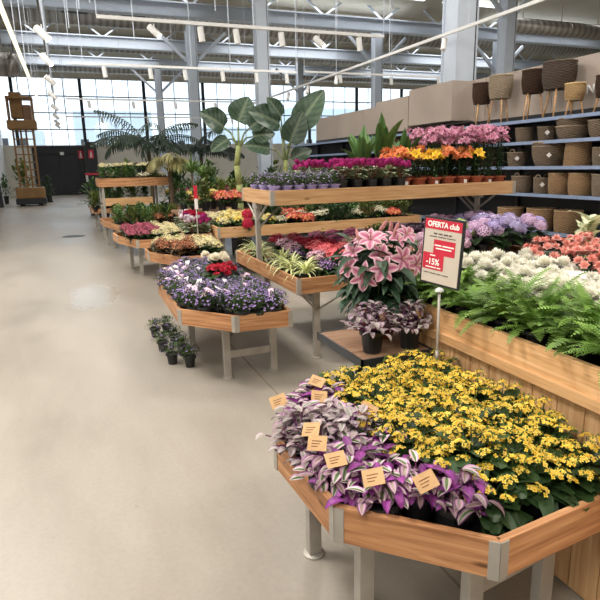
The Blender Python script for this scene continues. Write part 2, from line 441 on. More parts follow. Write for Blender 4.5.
# --- full heads of narrow petals (chrysanthemum) and clustered heads (hydrangea)
def mumhead(g, ctr, up, rad, r, c0, c1, n=60):
    up = Vector(up).normalized(); a = up.orthogonal().normalized(); b = up.cross(a)
    for u in fib(n, -.1):
        d = (a * u.x + b * u.y + up * u.z).normalized(); s = d.cross(up)
        s = s.normalized() if s.length > 1e-3 else a
        rr = rad * r.uniform(.85, 1.08); w = rad * .24
        c = jit(mixc(c0, c1, r.random()), r, .05)
        p0 = ctr + d * rr * .25; p1 = ctr + d * rr * .8; p2 = ctr + (d * rr * 1.02 + up * rad * .12)
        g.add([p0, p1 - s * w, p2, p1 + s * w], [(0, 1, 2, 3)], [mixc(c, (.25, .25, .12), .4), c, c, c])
def mums(seed, c0, c1, nh=22, Rr=.125, Hh=.15, hr=.042, potH=.1, n=70):
    r = random.Random(seed); f = G(); g = G()
    for i in range(36):
        d = rdir(-.2, .6, r); p = Vector((d.x * .04, d.y * .04, potH + r.uniform(0, Hh * .6)))
        leaf(f, p, d, (0, 0, 1), r.uniform(.09, .13), .045, 3, .6, c0=jit(GD, r), c1=jit(GM, r))
    for u in fib(nh, .12):
        ctr = Vector((u.x * Rr, u.y * Rr, potH + Hh * .3 + u.z * Hh * .75 + r.uniform(-.015, .015)))
        g_tube(f, (u.x * .02, u.y * .02, potH), ctr, .003, .002, 4, GM, False)
        mumhead(g, ctr, u + Vector((0, 0, .6)), hr * r.uniform(.85, 1.15), r, c0, c1, n)
    return Proto([('pot', P_pot9), ('foliage', f.mesh('foliage', M_leaf)), ('blossoms', g.mesh('blossoms', M_petal))])
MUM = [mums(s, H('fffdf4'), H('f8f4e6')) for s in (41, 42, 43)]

def hydrangea(seed, cs, nh=7, hr=.062, Rr=.13, Hh=.18, potH=.1):
    r = random.Random(seed); f = G(); g = G()
    for i in range(34):
        d = rdir(-.3, .6, r); p = Vector((d.x * .05, d.y * .05, potH + r.uniform(.0, Hh * .5)))
        leaf(f, p, d, (0, 0, 1), r.uniform(.11, .15), r.uniform(.06, .08), 4, .7, c0=jit(GD, r), c1=jit(GM, r), peak=.5)
    for u in fib(nh, .2):
        ctr = Vector((u.x * Rr, u.y * Rr, potH + Hh * .35 + u.z * Hh * .7)); c = cs[r.randrange(len(cs))]
        up = (u + Vector((0, 0, .8))).normalized(); a = up.orthogonal().normalized(); b = up.cross(a)
        for q in fib(62, -.05):
            d = a * q.x + b * q.y + up * q.z * .75
            floret(g, ctr + d * hr * r.uniform(.9, 1.05), d + rdir(-1, 1, r) * .25, .0125, 4, mixc(c, (1, 1, 1), .3), jit(c, r, .13), .1, wid=1)
    return Proto([('pot', P_pot9), ('foliage', f.mesh('foliage', M_leaf)), ('blossoms', g.mesh('blossoms', M_petal))])
HYD = {'lavender': [hydrangea(s, (H('b3a4d6'), H('c6b0dc'), H('a796cf'), H('cfa9d0'))) for s in (51, 52)],
       'pink': [hydrangea(s, (H('d49abf'), H('c98ab8'), H('dcb0cb'))) for s in (53, 54)],
       'green': [hydrangea(55, (H('b9cf7c'), H('9fbd62')))]}

# --- rose-like kalanchoe / begonia, salmon
def rosy(seed, c0, c1, nh=20, Rr=.12, Hh=.13, hr=.026, potH=.1, lc=(GD, GM)):
    r = random.Random(seed); f = G(); g = G()
    for i in range(34):
        d = rdir(-.3, .5, r); p = Vector((d.x * .05, d.y * .05, potH + r.uniform(0, Hh * .4)))
        leaf(f, p, d, (0, 0, 1), r.uniform(.09, .14), r.uniform(.05, .07), 4, .7, c0=jit(lc[0], r), c1=jit(lc[1], r))
    for u in fib(nh, .1):
        ctr = Vector((u.x * Rr * r.uniform(.85, 1.1), u.y * Rr * r.uniform(.85, 1.1), potH + Hh * .35 + u.z * Hh * .7 + r.uniform(-.015, .015)))
        up = (u + Vector((0, 0, .7)) + rdir(-1, 1, r) * .3).normalized()
        for ring, (k, rr, cp) in enumerate(((6, hr, .15), (5, hr * .78, .55), (4, hr * .5, 1.1))):
            floret(g, ctr + up * ring * .003, up, rr * r.uniform(.9, 1.1), k, mixc(c0, (.35, .05, .03), .18), jit(mixc(c0, c1, r.random()), r, .08), cp, wid=1.25)
    return Proto([('pot', P_pot9), ('foliage', f.mesh('foliage', M_leaf)), ('blossoms', g.mesh('blossoms', M_petal))])
SAL = [rosy(s, H('ea9488'), H('fac6b8'), nh=26, hr=.029) for s in (61, 62)]

# --- lilies
def lilybloom(g, ctr, up, L, r, cin, cout, seg=5, ac=4, dots=True):
    up = Vector(up).normalized(); a = up.orthogonal().normalized(); b = up.cross(a); a0 = r.uniform(0, PI)
    for i in range(6):
        t = a0 + i * PI / 3; rad = a * math.cos(t) + b * math.sin(t)
        wide = 1.0 if i % 2 else .72
        d = (up * .75 + rad * .7).normalized(); n = (up - rad).normalized()
        cc = (lambda t_, u_: mixc(cin, cout, min(1, abs(u_) ** 1.1 * 1.05 + max(0, t_ - .75) * 1.5)) if t_ > .12 else mixc(cin, H('9db050'), .6))
        leaf(g, ctr, d, -(n * -1), L * r.uniform(.92, 1.05), L * .42 * wide, seg, -0.0001, col=cc, cup=.12, base=.25, peak=.5, ac=ac) if False else \
        petal_recurved(g, ctr, d, rad, up, L * r.uniform(.92, 1.05), L * .56 * wide, seg, ac, cc)
    for i in range(6):
        t = a0 + .5 + i * PI / 3; rad = a * math.cos(t) + b * math.sin(t); e = ctr + up * L * .62 + rad * L * .17
        g_tube(g, ctr, e, L * .008, L * .006, 4, H('c9d29a'), False)
        g_tube(g, e - rad.cross(up) * L * .05, e + rad.cross(up) * L * .05, L * .02, L * .014, 5, H('9a4a1e'))
def petal_recurved(g, ctr, d, rad, up, L, W, seg, ac, cc):
    p = Vector(ctr); s = rad.cross(up).normalized(); pts = []; cols = []
    for i in range(seg + 1):
        t = i / seg
        w = W * .5 * (.2 + .8 * math.sin(min(1, t / .5) * PI / 2) if t < .5 else max(.0, math.cos((t - .5) / .5 * PI / 2)) ** .75)
        nn = s.cross(d).normalized()
        if nn.dot(up) < 0: nn = -nn
        for j in range(ac + 1):
            u = j / ac * 2 - 1
            pts.append(p + s * u * w + nn * (.22 * w * abs(u))); cols.append(cc(t, u))
        p = p + d * L / seg
        d = (d + rad * .28 - up * .24 * (.4 + t)).normalized()
    f = [(i * (ac + 1) + j, i * (ac + 1) + j + 1, (i + 1) * (ac + 1) + j + 1, (i + 1) * (ac + 1) + j) for i in range(seg) for j in range(ac)]
    g.add(pts, f, cols)
def lilyplant(seed, cin, cout, Ht=.25, nb=4, L=.055, potH=.1, stems=3, spread=.05, low=.82):
    r = random.Random(seed); f = G(); g = G()
    for s in range(stems):
        x, y = r.uniform(-.03, .03), r.uniform(-.03, .03); top = Vector((x * 1.8, y * 1.8, potH + Ht * r.uniform(.75, .9)))
        g_tube(f, (x, y, potH - .01), top, .004, .003, 5, jit(GM, r), False)
        for k in range(16):
            t = k / 16; p = Vector((x, y, potH)).lerp(top, t); d = rdir(-.1, .7, r)
            leaf(f, p, d, (0, 0, 1), r.uniform(.06, .11), .022, 3, .9, c0=jit(GD, r), c1=jit(GM, r), ac=1)
    for i in range(nb):
        a = 2 * PI * i / nb + r.uniform(-.3, .3); q = Vector((math.cos(a) * spread, math.sin(a) * spread, potH + Ht * r.uniform(low, 1.04)))
        lilybloom(g, q, Vector((math.cos(a), math.sin(a), r.uniform(.5, 1.4))), L * r.uniform(.9, 1.15), r, cin, cout, 4, 2)
    for i in range(3):
        a = r.uniform(0, 6.3); q = Vector((math.cos(a) * spread, math.sin(a) * spread, potH + Ht))
        g_tube(g, q, q + Vector((math.cos(a) * .02, math.sin(a) * .02, .04)), .005, .002, 5, mixc(cout, H('9db050'), .4))
    return Proto([('pot', P_terra), ('foliage', f.mesh('foliage', M_leaf)), ('blossoms', g.mesh('blossoms', M_petal))])
LIL = {'yellow': [lilyplant(s, H('e2a414'), H('f8d44a'), .22, 8, .062, low=.7) for s in (71, 72)],
       'orange': [lilyplant(s, H('da6630'), H('f5a070'), .24, 8, .062, low=.7) for s in (73, 74)],
       'pink': [lilyplant(s, H('b04f80'), H('e6b4c8'), .46, 16, .055, spread=.075, stems=7, low=.74) for s in (75, 76, 77)]}

# --- cyclamen
def cyclamen(seed, pc, potH=.1, pot=P_pot9, marb=True, nf=20):
    r = random.Random(seed); f = G(); g = G()
    for i in range(42):
        d = rdir(-.2, .8, r); p = Vector((d.x * .05, d.y * .05, potH + r.uniform(.0, .09)))
        a, b = jit(H('41583a'), r), jit(H('b9c2a0') if marb else GM, r)
        leaf(f, p, d, (0, 0, 1), .065, .06, 4, .6, col=lambda t, u: a if (abs(u) < .3 or t > .85) else b, base=.5, peak=.45, ac=4)
    for i in range(nf):
        a = r.uniform(0, 6.3); rr = r.uniform(0, .085); top = Vector((math.cos(a) * rr, math.sin(a) * rr, potH + r.uniform(.09, .15)))
        g_tube(f, (math.cos(a) * .01, math.sin(a) * .01, potH), top, .0022, .002, 4, H('7d5a44'), False)
        c = jit(pc, r, .25)
        for k in range(5):
            t = k * 2 * PI / 5; d = Vector((math.cos(t) * .45, math.sin(t) * .45, 1))
            leaf(g, top, d, (math.cos(t), math.sin(t), 0), .046, .03, 3, -.4, c0=mixc(c, (.3, 0, .12), .5), c1=c, base=.5, ac=1)
    return Proto([('pot', pot), ('foliage', f.mesh('foliage', M_leaf)), ('blossoms', g.mesh('blossoms', M_petal))])
CYC = {'magenta': [cyclamen(s, H('b53a80')) for s in (81, 82)], 'white': [cyclamen(83, H('f0e6ea'))], 'red': [cyclamen(84, H('c02038'))]}

# --- spider plant, kale, agave, leafy bush
def strap(seed, n=60, L=.24, W=.014, c_in=H('7d9a4a'), c_edge=H('dfe0a8'), potH=.1, pot=P_pot9, el=(.35, 1.45), bend=(1.1, 2.2), seg=7):
    r = random.Random(seed); f = G()
    for i in range(n):
        d = rdir(el[0], el[1], r); a, b = jit(c_in, r), jit(c_edge, r)
        leaf(f, (d.x * .01, d.y * .01, potH), d, (0, 0, 1), L * r.uniform(.6, 1.1), W * r.uniform(.8, 1.2), seg, r.uniform(*bend),
             col=lambda t, u: a if abs(u) < .3 else b, base=.6, peak=.35, ac=4, cup=.3)
    return Proto([('pot', pot), ('foliage', f.mesh('foliage', M_leaf))])
SPI = [strap(s) for s in (91, 92)]
GRASSY = [strap(93, 70, .3, .02, H('3f5a30'), H('6d8a4a'), el=(.5, 1.5), bend=(.6, 1.6)), strap(94, 40, .3, .035, H('30462a'), H('4f6a3c'), el=(.3, 1.5), bend=(.3, 1.0))]
AGAVE = [strap(95, 13, .34, .085, H('3c5a34'), H('587a42'), el=(.5, 1.5), bend=(.2, .9))]
def kale(seed, ci, co, potH=.1):
    r = random.Random(seed); f = G()
    for i in range(46):
        t = i / 46; a = i * 2.39996; el = 1.35 - 1.2 * t
        d = Vector((math.cos(a) * math.cos(el), math.sin(a) * math.cos(el), math.sin(el)))
        c = jit(mixc(ci, co, t), r)
        leaf(f, (d.x * .02, d.y * .02, potH + .03), d, (0, 0, 1), .05 + .085 * t, .05 + .055 * t, 4, .4, c0=c, c1=mixc(c, co, .4), base=.4, peak=.75, ac=4, wave=.3, tip=.4)
    return Proto([('pot', P_pot9), ('foliage', f.mesh('foliage', M_leaf))])
KALE = {'purple': [kale(96, H('a87a9c'), H('4a4450'))], 'green': [kale(97, H('c5d08c'), H('7f9a5a'))]}
def bush(seed, lc0, lc1, n=150, Rr=.13, Hh=.24, ll=.07, lw=.03, potH=.1, pot=P_pot9, spots=None, ns=0, sr=.016):
    r = random.Random(seed); f = G(); g = G()
    for i in range(n):
        u = rdir(-.1, 1.5, r); rr = r.uniform(.3, 1)
        p = Vector((u.x * Rr * rr, u.y * Rr * rr, potH + max(0, u.z) * Hh * rr + .02))
        leaf(f, p, u + rdir(-.4, 1, r) * .6, (0, 0, 1), ll * r.uniform(.7, 1.2), lw, 3, .7, c0=jit(lc0, r), c1=jit(lc1, r, .25), ac=2)
    for i in range(8):
        u = rdir(.3, 1.4, r); g_tube(f, (0, 0, potH), (u.x * Rr * .7, u.y * Rr * .7, potH + u.z * Hh * .7), .003, .002, 4, H('5a5a3a'), False)
    parts = [('pot', pot), ('foliage', f.mesh('foliage', M_leaf))]
    if spots:
        for i in range(ns):
            u = rdir(.1, 1.5, r); rr = r.uniform(.9, 1.1)
            floret(g, Vector((u.x * Rr * rr, u.y * Rr * rr, potH + .02 + u.z * Hh * rr)), u, sr * r.uniform(.7, 1.2), 5, mixc(spots[0], H('e0c030'), .5), jit(spots[r.randrange(len(spots))], r), .25)
        parts.append(('blossoms', g.mesh('blossoms', M_petal)))
    return Proto(parts)
BUSH = [bush(101, H('22381e'), H('3f5d34')), bush(102, H('2c4a24'), H('648544'), ll=.05, lw=.025), bush(103, H('3a4a22'), H('7d8a40'), ll=.06)]
HERB = [bush(104, H('3c5c28'), H('7d9f4e'), n=420, Rr=.12, Hh=.11, ll=.025, lw=.007)]

DOME = {
 'crimson': [dome(111, (GD, GM), (H('a8203a'), H('c02a48')), H('7a1020'))],
 'scarlet': [dome(112, (GD, GM), (H('d62a40'), H('e84a58'), H('c91f38')), H('f0b0b0'), fr=.016)],
 'magenta': [dome(113, (GD, GM), (H('b52a70'), H('cb4a8a'), H('a02462')), H('e0a0c0'))],
 'blush': [dome(114, (GD, GM), (H('e8a8a4'), H('f0c4bc'), H('e0938e')), H('f6e0d0'), Rr=.12, Hh=.13, nfl=240)],
 'pink': [dome(115, (GD, GM), (H('d685a8'), H('e8b4c8')), H('f2e0e4'))],
 'violet': [dome(116, (GD, GM), (H('6d3a8a'), H('8a55a6')), H('d0b0e0'), nfl=70)],
 'bronze': [dome(117, (H('35301c'), H('5a4026')), (H('8a4a3a'), H('a86048'), H('6f3a2c'), H('b88a5a')), H('c98a60'), fr=.013, nfl=70)],
 'cream': [dome(118, (GD, GM), (H('f0e9c8'), H('e6deac'), H('f8f3e0')), H('d8c060'), nfl=120, Rr=.095)],
 'rose': [dome(119, (GD, GM), (H('b0506a'), H('9a3c55')), H('d08090'), nfl=170)],
 'primrose': [dome(120, (GD, GL), (H('e6dc6a'), H('d8d890'), H('f0e8b0')), H('e8b030'), fr=.02, nfl=70)],
 'white': [dome(121, (GD, GM), (H('f0ece4'), H('e4e0d8')), H('e0d060'), fr=.014, nfl=70)],
 'coral': [dome(122, (GD, GL), (H('e07a60'), H('d86a58')), H('e8c070'), fr=.016, nfl=60)],
 'poinsettia': [dome(123, (GD, GM), (H('cc2a4e'), H('e05a78')), H('e0c060'), Rr=.12, fr=.04, nfl=40)],
}

# ------------------------------------------------------------------ price cards
def card(parent, mat, size, loc, rot, name='price_card', stick=None, ink=True):
    w, h = size
    c = box(name, mat, (-w / 2, -.0008, 0), (w / 2, .0008, h), parent, 0, loc, rot)
    if stick: box('card_stick', M_white, (-.003, .001, -stick), (.003, .002, h * .4), c)
    if ink:
        g = G()
        for k in range(3):
            g_box(g, (-w * .3, -.0015, h * (.25 + .18 * k)), (w * (.05 + .1 * k), -.0009, h * (.30 + .18 * k)))
        ob('printed_lines', g.mesh('printed_lines', M_print), c)
    return c

# ------------------------------------------------------------------ display tables
def display_table(name, label, outline, rim, legs, bars, base=(0, 0), mat=None, bh=.12, closed=True, leg_r=.0275, group=None):
    """outline: corner points in order; every edge gets an upright board, every corner a steel bracket"""
    mat = mat or M_wood
    bx_, by_ = base
    t = thing(name, label, 'display table', (bx_, by_, 0), 0, group)
    P = [(x - bx_, y - by_) for x, y in outline]; n = len(P)
    area = sum(P[i][0] * P[(i + 1) % n][1] - P[(i + 1) % n][0] * P[i][1] for i in range(n))
    if area < 0: P.reverse()
    for i in range(n):
        a, b = P[i], P[(i + 1) % n]
        board('side_board', mat, a, b, bh, .024, t, rim)
    for i in range(n):
        p0, p, p1 = Vector(P[i - 1]), Vector(P[i]), Vector(P[(i + 1) % n])
        g = G(); hgt = bh + .004
        for q in (p0, p1):
            d = (q - p).normalized(); a = math.atan2(d.y, d.x)
            nn = Vector((d.y, -d.x)) if q is p1 else Vector((-d.y, d.x))
            w = .03; th = .0035
            v = [p, p + d * w, p + d * w + nn * th, p + nn * th]
            pts = [(*x, rim - hgt + .002) for x in v] + [(*x, rim - .002) for x in v]
            g.add(pts, [(0, 3, 2, 1), (4, 5, 6, 7), (0, 1, 5, 4), (1, 2, 6, 5), (2, 3, 7, 6), (3, 0, 4, 7)], GREY)
        ob('corner_bracket', g.mesh('corner_bracket', M_galv), t)
    g = G(); m = len(P); z = rim - bh + .01
    cx_ = sum(p[0] for p in P) / m; cy_ = sum(p[1] for p in P) / m
    P = [(cx_ + (p[0] - cx_) * .965, cy_ + (p[1] - cy_) * .965) for p in P]
    g.add([(x, y, z) for x, y in P] + [(x, y, z + .012) for x, y in P], [tuple(range(m - 1, -1, -1)), tuple(range(m, 2 * m))] + [(i, (i + 1) % m, m + (i + 1) % m, m + i) for i in range(m)], GREY)
    ob('tray_bottom', g.mesh('tray_bottom', M_black), t)
    L = []
    for x, y in legs:
        x -= bx_; y -= by_; L.append((x, y))
        l = box('leg', M_galv, (x - leg_r, y - leg_r * .8, .012), (x + leg_r, y + leg_r * .8, rim - bh + .012), t, .004)
        g = G(); g_lathe(g, [(.045, 0), (.045, .008), (.03, .014), (.0, .014)], 20, o=(x, y, 0)); ob('foot', g.mesh('foot', M_galv, False), l)
    for i, j, zz in bars:
        a, b = Vector((*L[i], zz)), Vector((*L[j], zz)); d = b - a; an = math.atan2(d.y, d.x)
        box('crossbar', M_galv, (leg_r, -.012, -.03), (d.length - leg_r, .012, .03), t, .003, a, (0, 0, an))
    return t

def inside(P, x, y, m):
    n = len(P); sg = sum(P[i][0] * P[(i + 1) % n][1] - P[(i + 1) % n][0] * P[i][1] for i in range(n))
    for i in range(n):
        a, b = P[i], P[(i + 1) % n]; dx, dy = b[0] - a[0], b[1] - a[1]; L = math.hypot(dx, dy)
        c = ((x - a[0]) * -dy + (y - a[1]) * dx) / L
        if (c if sg > 0 else -c) < m: return False
    return True
# near table
RIM1 = .6
NEARP = [(.62, 1.86), (.64, 1.37), (.98, 1.04), (1.58, 1.10), (1.58, 2.2), (.90, 2.2)]
near = display_table('display_table', 'nearest wooden display table with chamfered corners, full of yellow and purple plants',
    NEARP, RIM1,
    [(.80, 1.92), (.77, 1.42), (1.02, 1.19), (1.36, 1.24), (1.36, 2.0)], [(0, 1, .36), (2, 3, .33), (3, 4, .33)], (1.1, 1.6))
RIM2 = .58
MIDP = [(.68, 5.30), (.66, 4.13), (.99, 3.74), (1.41, 3.71), (1.41, 5.8), (.98, 5.8)]
mid = display_table('display_table', 'wooden display table of small violet campanula pots beside the aisle',
    MIDP, RIM2,
    [(.91, 5.0), (1.0, 4.08), (1.38, 4.08), (1.3, 5.2), (.84, 4.6)][:4], [(1, 2, .19)], (1.05, 4.7))
big = display_table('display_table', 'two-tier wooden display table with lilies above and red flowers below',
    [(1.56, 5.72), (1.56, 3.97), (4.2, 3.97), (4.2, 5.72)], .75,
    [(1.82, 4.22), (3.9, 4.22), (1.82, 5.5), (3.9, 5.5)], [(0, 2, .5), (1, 3, .5)], (2.9, 4.85), bh=.125)
# braces and upper tier of the two-tier table
def rel(t, p): return Vector(p) - t.location
g = G()
for a, b in (((1.6, 4.02, .62), (1.82, 4.2, .42)), ((2.05, 4.02, .62), (1.82, 4.2, .42))): g_tube(g, rel(big, a), rel(big, b), .009, n=6)
ob('leg_brace', g.mesh('leg_brace', M_galv), big)
ut = [(1.57, 5.42), (1.55, 4.5), (4.18, 4.58), (4.18, 5.42)]
for i in range(4):
    a, b = rel(big, (*ut[i], 0)), rel(big, (*ut[(i + 1) % 4], 0)); board('upper_tier_board', M_woodL, a[:2], b[:2], .125, .024, big, 1.4)
for k, (x, y) in enumerate(ut):
    p = rel(big, (x, y, 0)); sx = 1 if x < 2 else -1; sy = 1 if y < 5 else -1
    g = G(); g_box(g, (min(0, sx * .03) - .004, -.004 if sy > 0 else 0, 1.276), (max(0, sx * .03) + .004, 0 if sy > 0 else .004, 1.398))
    g_box(g, (-.004 if sx > 0 else 0, min(0, sy * .03), 1.276), (0 if sx > 0 else .004, max(0, sy * .03), 1.398))
    ob('corner_bracket', g.mesh('corner_bracket', M_galv), big, (p.x, p.y, 0))
box('upper_tier_bottom', M_black, (-1.31, -.24, 1.33), (1.25, .55, 1.344), big)
for x, y in ((1.6, 5.05), (4.1, 5.05)):
    p = rel(big, (x, y, 0))
    pt = box('post', M_galv, (p.x - .022, p.y - .022, .63), (p.x + .022, p.y + .022, 1.24), big, .004)
    g = G(); s = 1 if x < 2 else -1
    for a, b in (((0, -.3, 1.28), (0, 0, 1.1)), ((0, .3, 1.28), (0, 0, 1.1)), ((s * .28, 0, 1.28), (s * .02, 0, 1.05))):
        g_tube(g, (p.x + a[0], p.y + a[1], a[2]), (p.x + b[0], p.y + b[1], b[2]), .012, n=6)
    ob('post_brace', g.mesh('post_brace', M_galv), pt)
    box('post_plate', M_galv, (p.x - .03, p.y - .06, 1.22), (p.x + .03, p.y + .06, 1.286), pt, .003)

# ------------------------------------------------------------------ planter with plank sides
pl = thing('planter', 'tall plank-sided wooden planter filled with ferns and white flowers', 'planter', (2.4, 1.5, 0))
X0, X1, Y0, Y1 = 1.6, 3.3, .1, 2.6
def pb(*a, **k): return board(*a, **k)
lo = rel(pl, (X0, Y0, 0)); hi = rel(pl, (X1, Y1, 0))
corners = [(lo.x, hi.y), (lo.x, lo.y), (hi.x, lo.y), (hi.x, hi.y)]
for i in range(4): board('rim_board', M_woodL, corners[i], corners[(i + 1) % 4], .11, .03, pl, .905)
for i in range(4):
    a, b = Vector(corners[i]), Vector(corners[(i + 1) % 4]); d = (b - a).normalized(); nn = Vector((d.y, -d.x))
    a2 = a - nn * -0.0; L = (b - a).length
    if i == 0: ledge = box('ledge_board', M_woodL, (0, -.012, -.045), (L, .02, 0), pl, .003, (a.x, a.y, .8), (0, 0, math.atan2(d.y, d.x)))
    n_ = int(L / .12); w = L / n_
    if i in (0, 1, 3):
        for k in range(n_):
            q = a + d * (k * w + .002) - nn * .012
            # grain runs up the plank: local x is vertical
            o = box('plank', M_woodL, (0, 0, 0), (.76, w - .004, .02), pl, .002)
            z_ = Vector((0, 0, 1)); y_ = Vector((d.x, d.y, 0)); x3 = z_; z3 = x3.cross(y_)
            mat = Matrix(((x3.x, y_.x, z3.x, q.x), (x3.y, y_.y, z3.y, q.y), (x3.z, y_.z, z3.z, .01), (0, 0, 0, 1)))
            o.matrix_local = mat
    else: board('back_panel', M_woodL, (a.x, a.y), (b.x, b.y), .78, .02, pl, .79)
box('planter_bottom', M_soil, (lo.x + .03, lo.y + .03, .76), (hi.x - .03, hi.y - .03, .8), pl)

# ------------------------------------------------------------------ plants on the near table
zt = RIM1 - .12 + .022
def side_line(x, y):   # purple-leaved plants stand outside this line
    return x < .93 or (x < 1.0 and y < 1.32)
rows = {}
yel_pos = []; tra_pos = []
y = 1.115
ri = 0
while y < 2.18:
    x = .685 + (ri % 2) * .055
    while x < 1.58:
        ins = inside(NEARP, x, y, .05)
        if ins and (side_line(x, y) or inside(NEARP, x, y, .07)): (tra_pos if side_line(x, y) else yel_pos).append((x, y, ri))
        x += .106
    y += .104; ri += 1
def rowlabels(lst): 
    cnt = {}; out = []
    for x, y, r_ in lst: cnt[r_] = cnt.get(r_, 0) + 1; out.append(cnt[r_])
    return out
for (x, y, r_), c in zip(yel_pos, rowlabels(yel_pos)):
    place(R.choice(YEL), 'potted_kalanchoe', f'yellow kalanchoe on nearest table, {ORD[r_]} row from front, {ORD[c-1]} from aisle', 'potted plant',
          (x + R.uniform(-.01, .01), y + R.uniform(-.01, .01), zt + R.uniform(-.02, .03) + (.02 if y > 1.3 else -.012)), None, R.uniform(.9, 1.1), 'yellow kalanchoes on the nearest table', .12)
tra_objs = []
for (x, y, r_), c in zip(tra_pos, rowlabels(tra_pos)):
    o = place(R.choice(TRAG if (abs(x - .80) < .06 and abs(y - 1.7) < .12) or (x < .72 and y > 1.66) else TRA), 'potted_tradescantia', f'purple striped-leaf tradescantia on nearest table, {ORD[r_]} row from its front, {ORD[c-1]} from aisle', 'potted plant',
          (x, y, zt - .012 + R.uniform(0, .02)), None, 1.12, 'purple tradescantias on the nearest table', .12)
    tra_objs.append(o)
TAGS = [(.65, 1.86), (.80, 1.84), (.85, 2.0), (.90, 1.66), (.66, 1.60), (.64, 1.50), (.66, 1.385), (.71, 1.25), (.84, 1.17)]
for i, (x, y) in enumerate(TAGS):
    o = min(tra_objs, key=lambda q: (q.location.x - x) ** 2 + (q.location.y - y) ** 2)
    Mi = (Matrix.Translation(o.location) @ Euler(o.rotation_euler).to_matrix().to_4x4() @ Matrix.Scale(1.12, 4)).inverted()
    W = Matrix.Translation((x, y, .72)) @ Euler((R.uniform(-1.1, -.75), R.uniform(-.35, .35), -.35 + R.uniform(-.5, .5))).to_matrix().to_4x4()
    c = card(o, M_kraft, (.062, .05), (0, 0, 0), (0, 0, 0), 'price_card', None)
    c.matrix_local = Mi @ W

# ------------------------------------------------------------------ plywood platform with the large pink lily
pf = thing('low_stand', 'low plywood-topped stand holding the large pink lily', 'stand', (1.39, 2.48, 0))
box('stand_top', M_ply, (-.19, -.24, .672), (.19, .26, .70), pf, .003)
g = G()
for a, b in (((-.2, -.25, .66), (.2, -.24, .703)), ((-.2, .26, .66), (.2, .27, .703)), ((-.2, -.25, .66), (-.19, .27, .703)), ((.19, -.25, .66), (.2, .27, .703))): g_box(g, a, b)
ob('metal_edge', g.mesh('metal_edge', M_dark), pf)
for x in (.02, .15):
    for y_ in (.05, .2): box('leg', M_dark, (x - .015, y_ - .015, 0), (x + .015, y_ + .015, .66), pf)

lily = thing('potted_lily', 'large pink lily with many open blooms in a terracotta pot', 'potted plant', (1.455, 2.55, .703))
ob('pot', P_terraBig, lily)
r = random.Random(5); f = G()
for s in range(9):
    a = s * 2.4; x, y_ = math.cos(a) * .06, math.sin(a) * .06
    top = Vector((x * 2.3, y_ * 2.3, .2 + r.uniform(.24, .34)))
    g_tube(f, (x, y_, .15), top, .005, .004, 6, GM, False)
    for k in range(24):
        t = k / 24; p = Vector((x, y_, .17)).lerp(top, t); d = rdir(-.15, .7, r)
        leaf(f, p, d, (0, 0, 1), r.uniform(.15, .23), r.uniform(.04, .06), 5, r.uniform(.7, 1.6), c0=jit(H('182a18'), r), c1=jit(H('34503a'), r), ac=2, cup=.3)
ob('foliage', f.mesh('foliage', M_leaf), lily)
blooms = [(-.09, -.2, .40, (-.4, -1, .4)), (-.2, -.06, .40, (-1, -.6, .3)), (.1, -.1, .54, (.2, -.8, .8)), (-.1, -.1, .53, (-.5, -.7, .8)), (-.15, -.13, .36, (-.7, -1, .1)), (-.06, -.12, .45, (-.1, -1, .5)), (.05, -.14, .43, (.1, -1, .3)), (.12, -.16, .40, (.3, -1, .1)), (-.15, -.02, .46, (-1, -.4, .6)), (-.02, -.02, .52, (-.1, -.4, 1)),
          (.1, -.02, .50, (.3, -.6, 1)), (.0, .1, .5, (0, .4, 1)), (.16, .05, .46, (1, 0, .6)), (-.1, .1, .48, (-.5, .4, 1)), (.19, -.08, .44, (.6, -.9, .3))]
for x, y_, z, d in blooms:
    g = G(); lilybloom(g, Vector((0, 0, 0)), d, r.uniform(.07, .088), r, H('b8527f'), H('f2cdd6'), 7, 6)
    ob('bloom', g.mesh('bloom', M_petal, True), lily, (x, y_, z))
for x, y_, z in ((-.1, 0, .50), (.03, .05, .54), (.12, .08, .52), (-.18, .04, .42), (.06, -.05, .53)):
    g = G(); g_path(g, [(0, 0, 0), (0, 0, .03), (.003, 0, .06), (.004, 0, .085)], [.006, .012, .011, .003], 8, H('c98a8a')); ob('bud', g.mesh('bud', M_petal), lily, (x, y_, z), (r.uniform(-.5, .5), r.uniform(-.5, .5), 0))
def kraft_on(o, x, y_, z, a=0):
    return card(o, M_kraft, (.05, .045), (x, y_, z), (-.4, 0, a), 'price_card', None)
for (x, y_, lb, s) in ((1.30, 2.33, 'silvery-grey leafed plant in black pot before the large lily', 1.0), (1.50, 2.31, 'silvery-grey leafed plant in black pot by the sign pole', .95)):
    o = place(TRAG[0 if s == 1 else 1], 'potted_tradescantia', lb, 'potted plant', (x, y_, .703), .4, s * 1.1)
    kraft_on(o, .02, -.05, .15, .2)

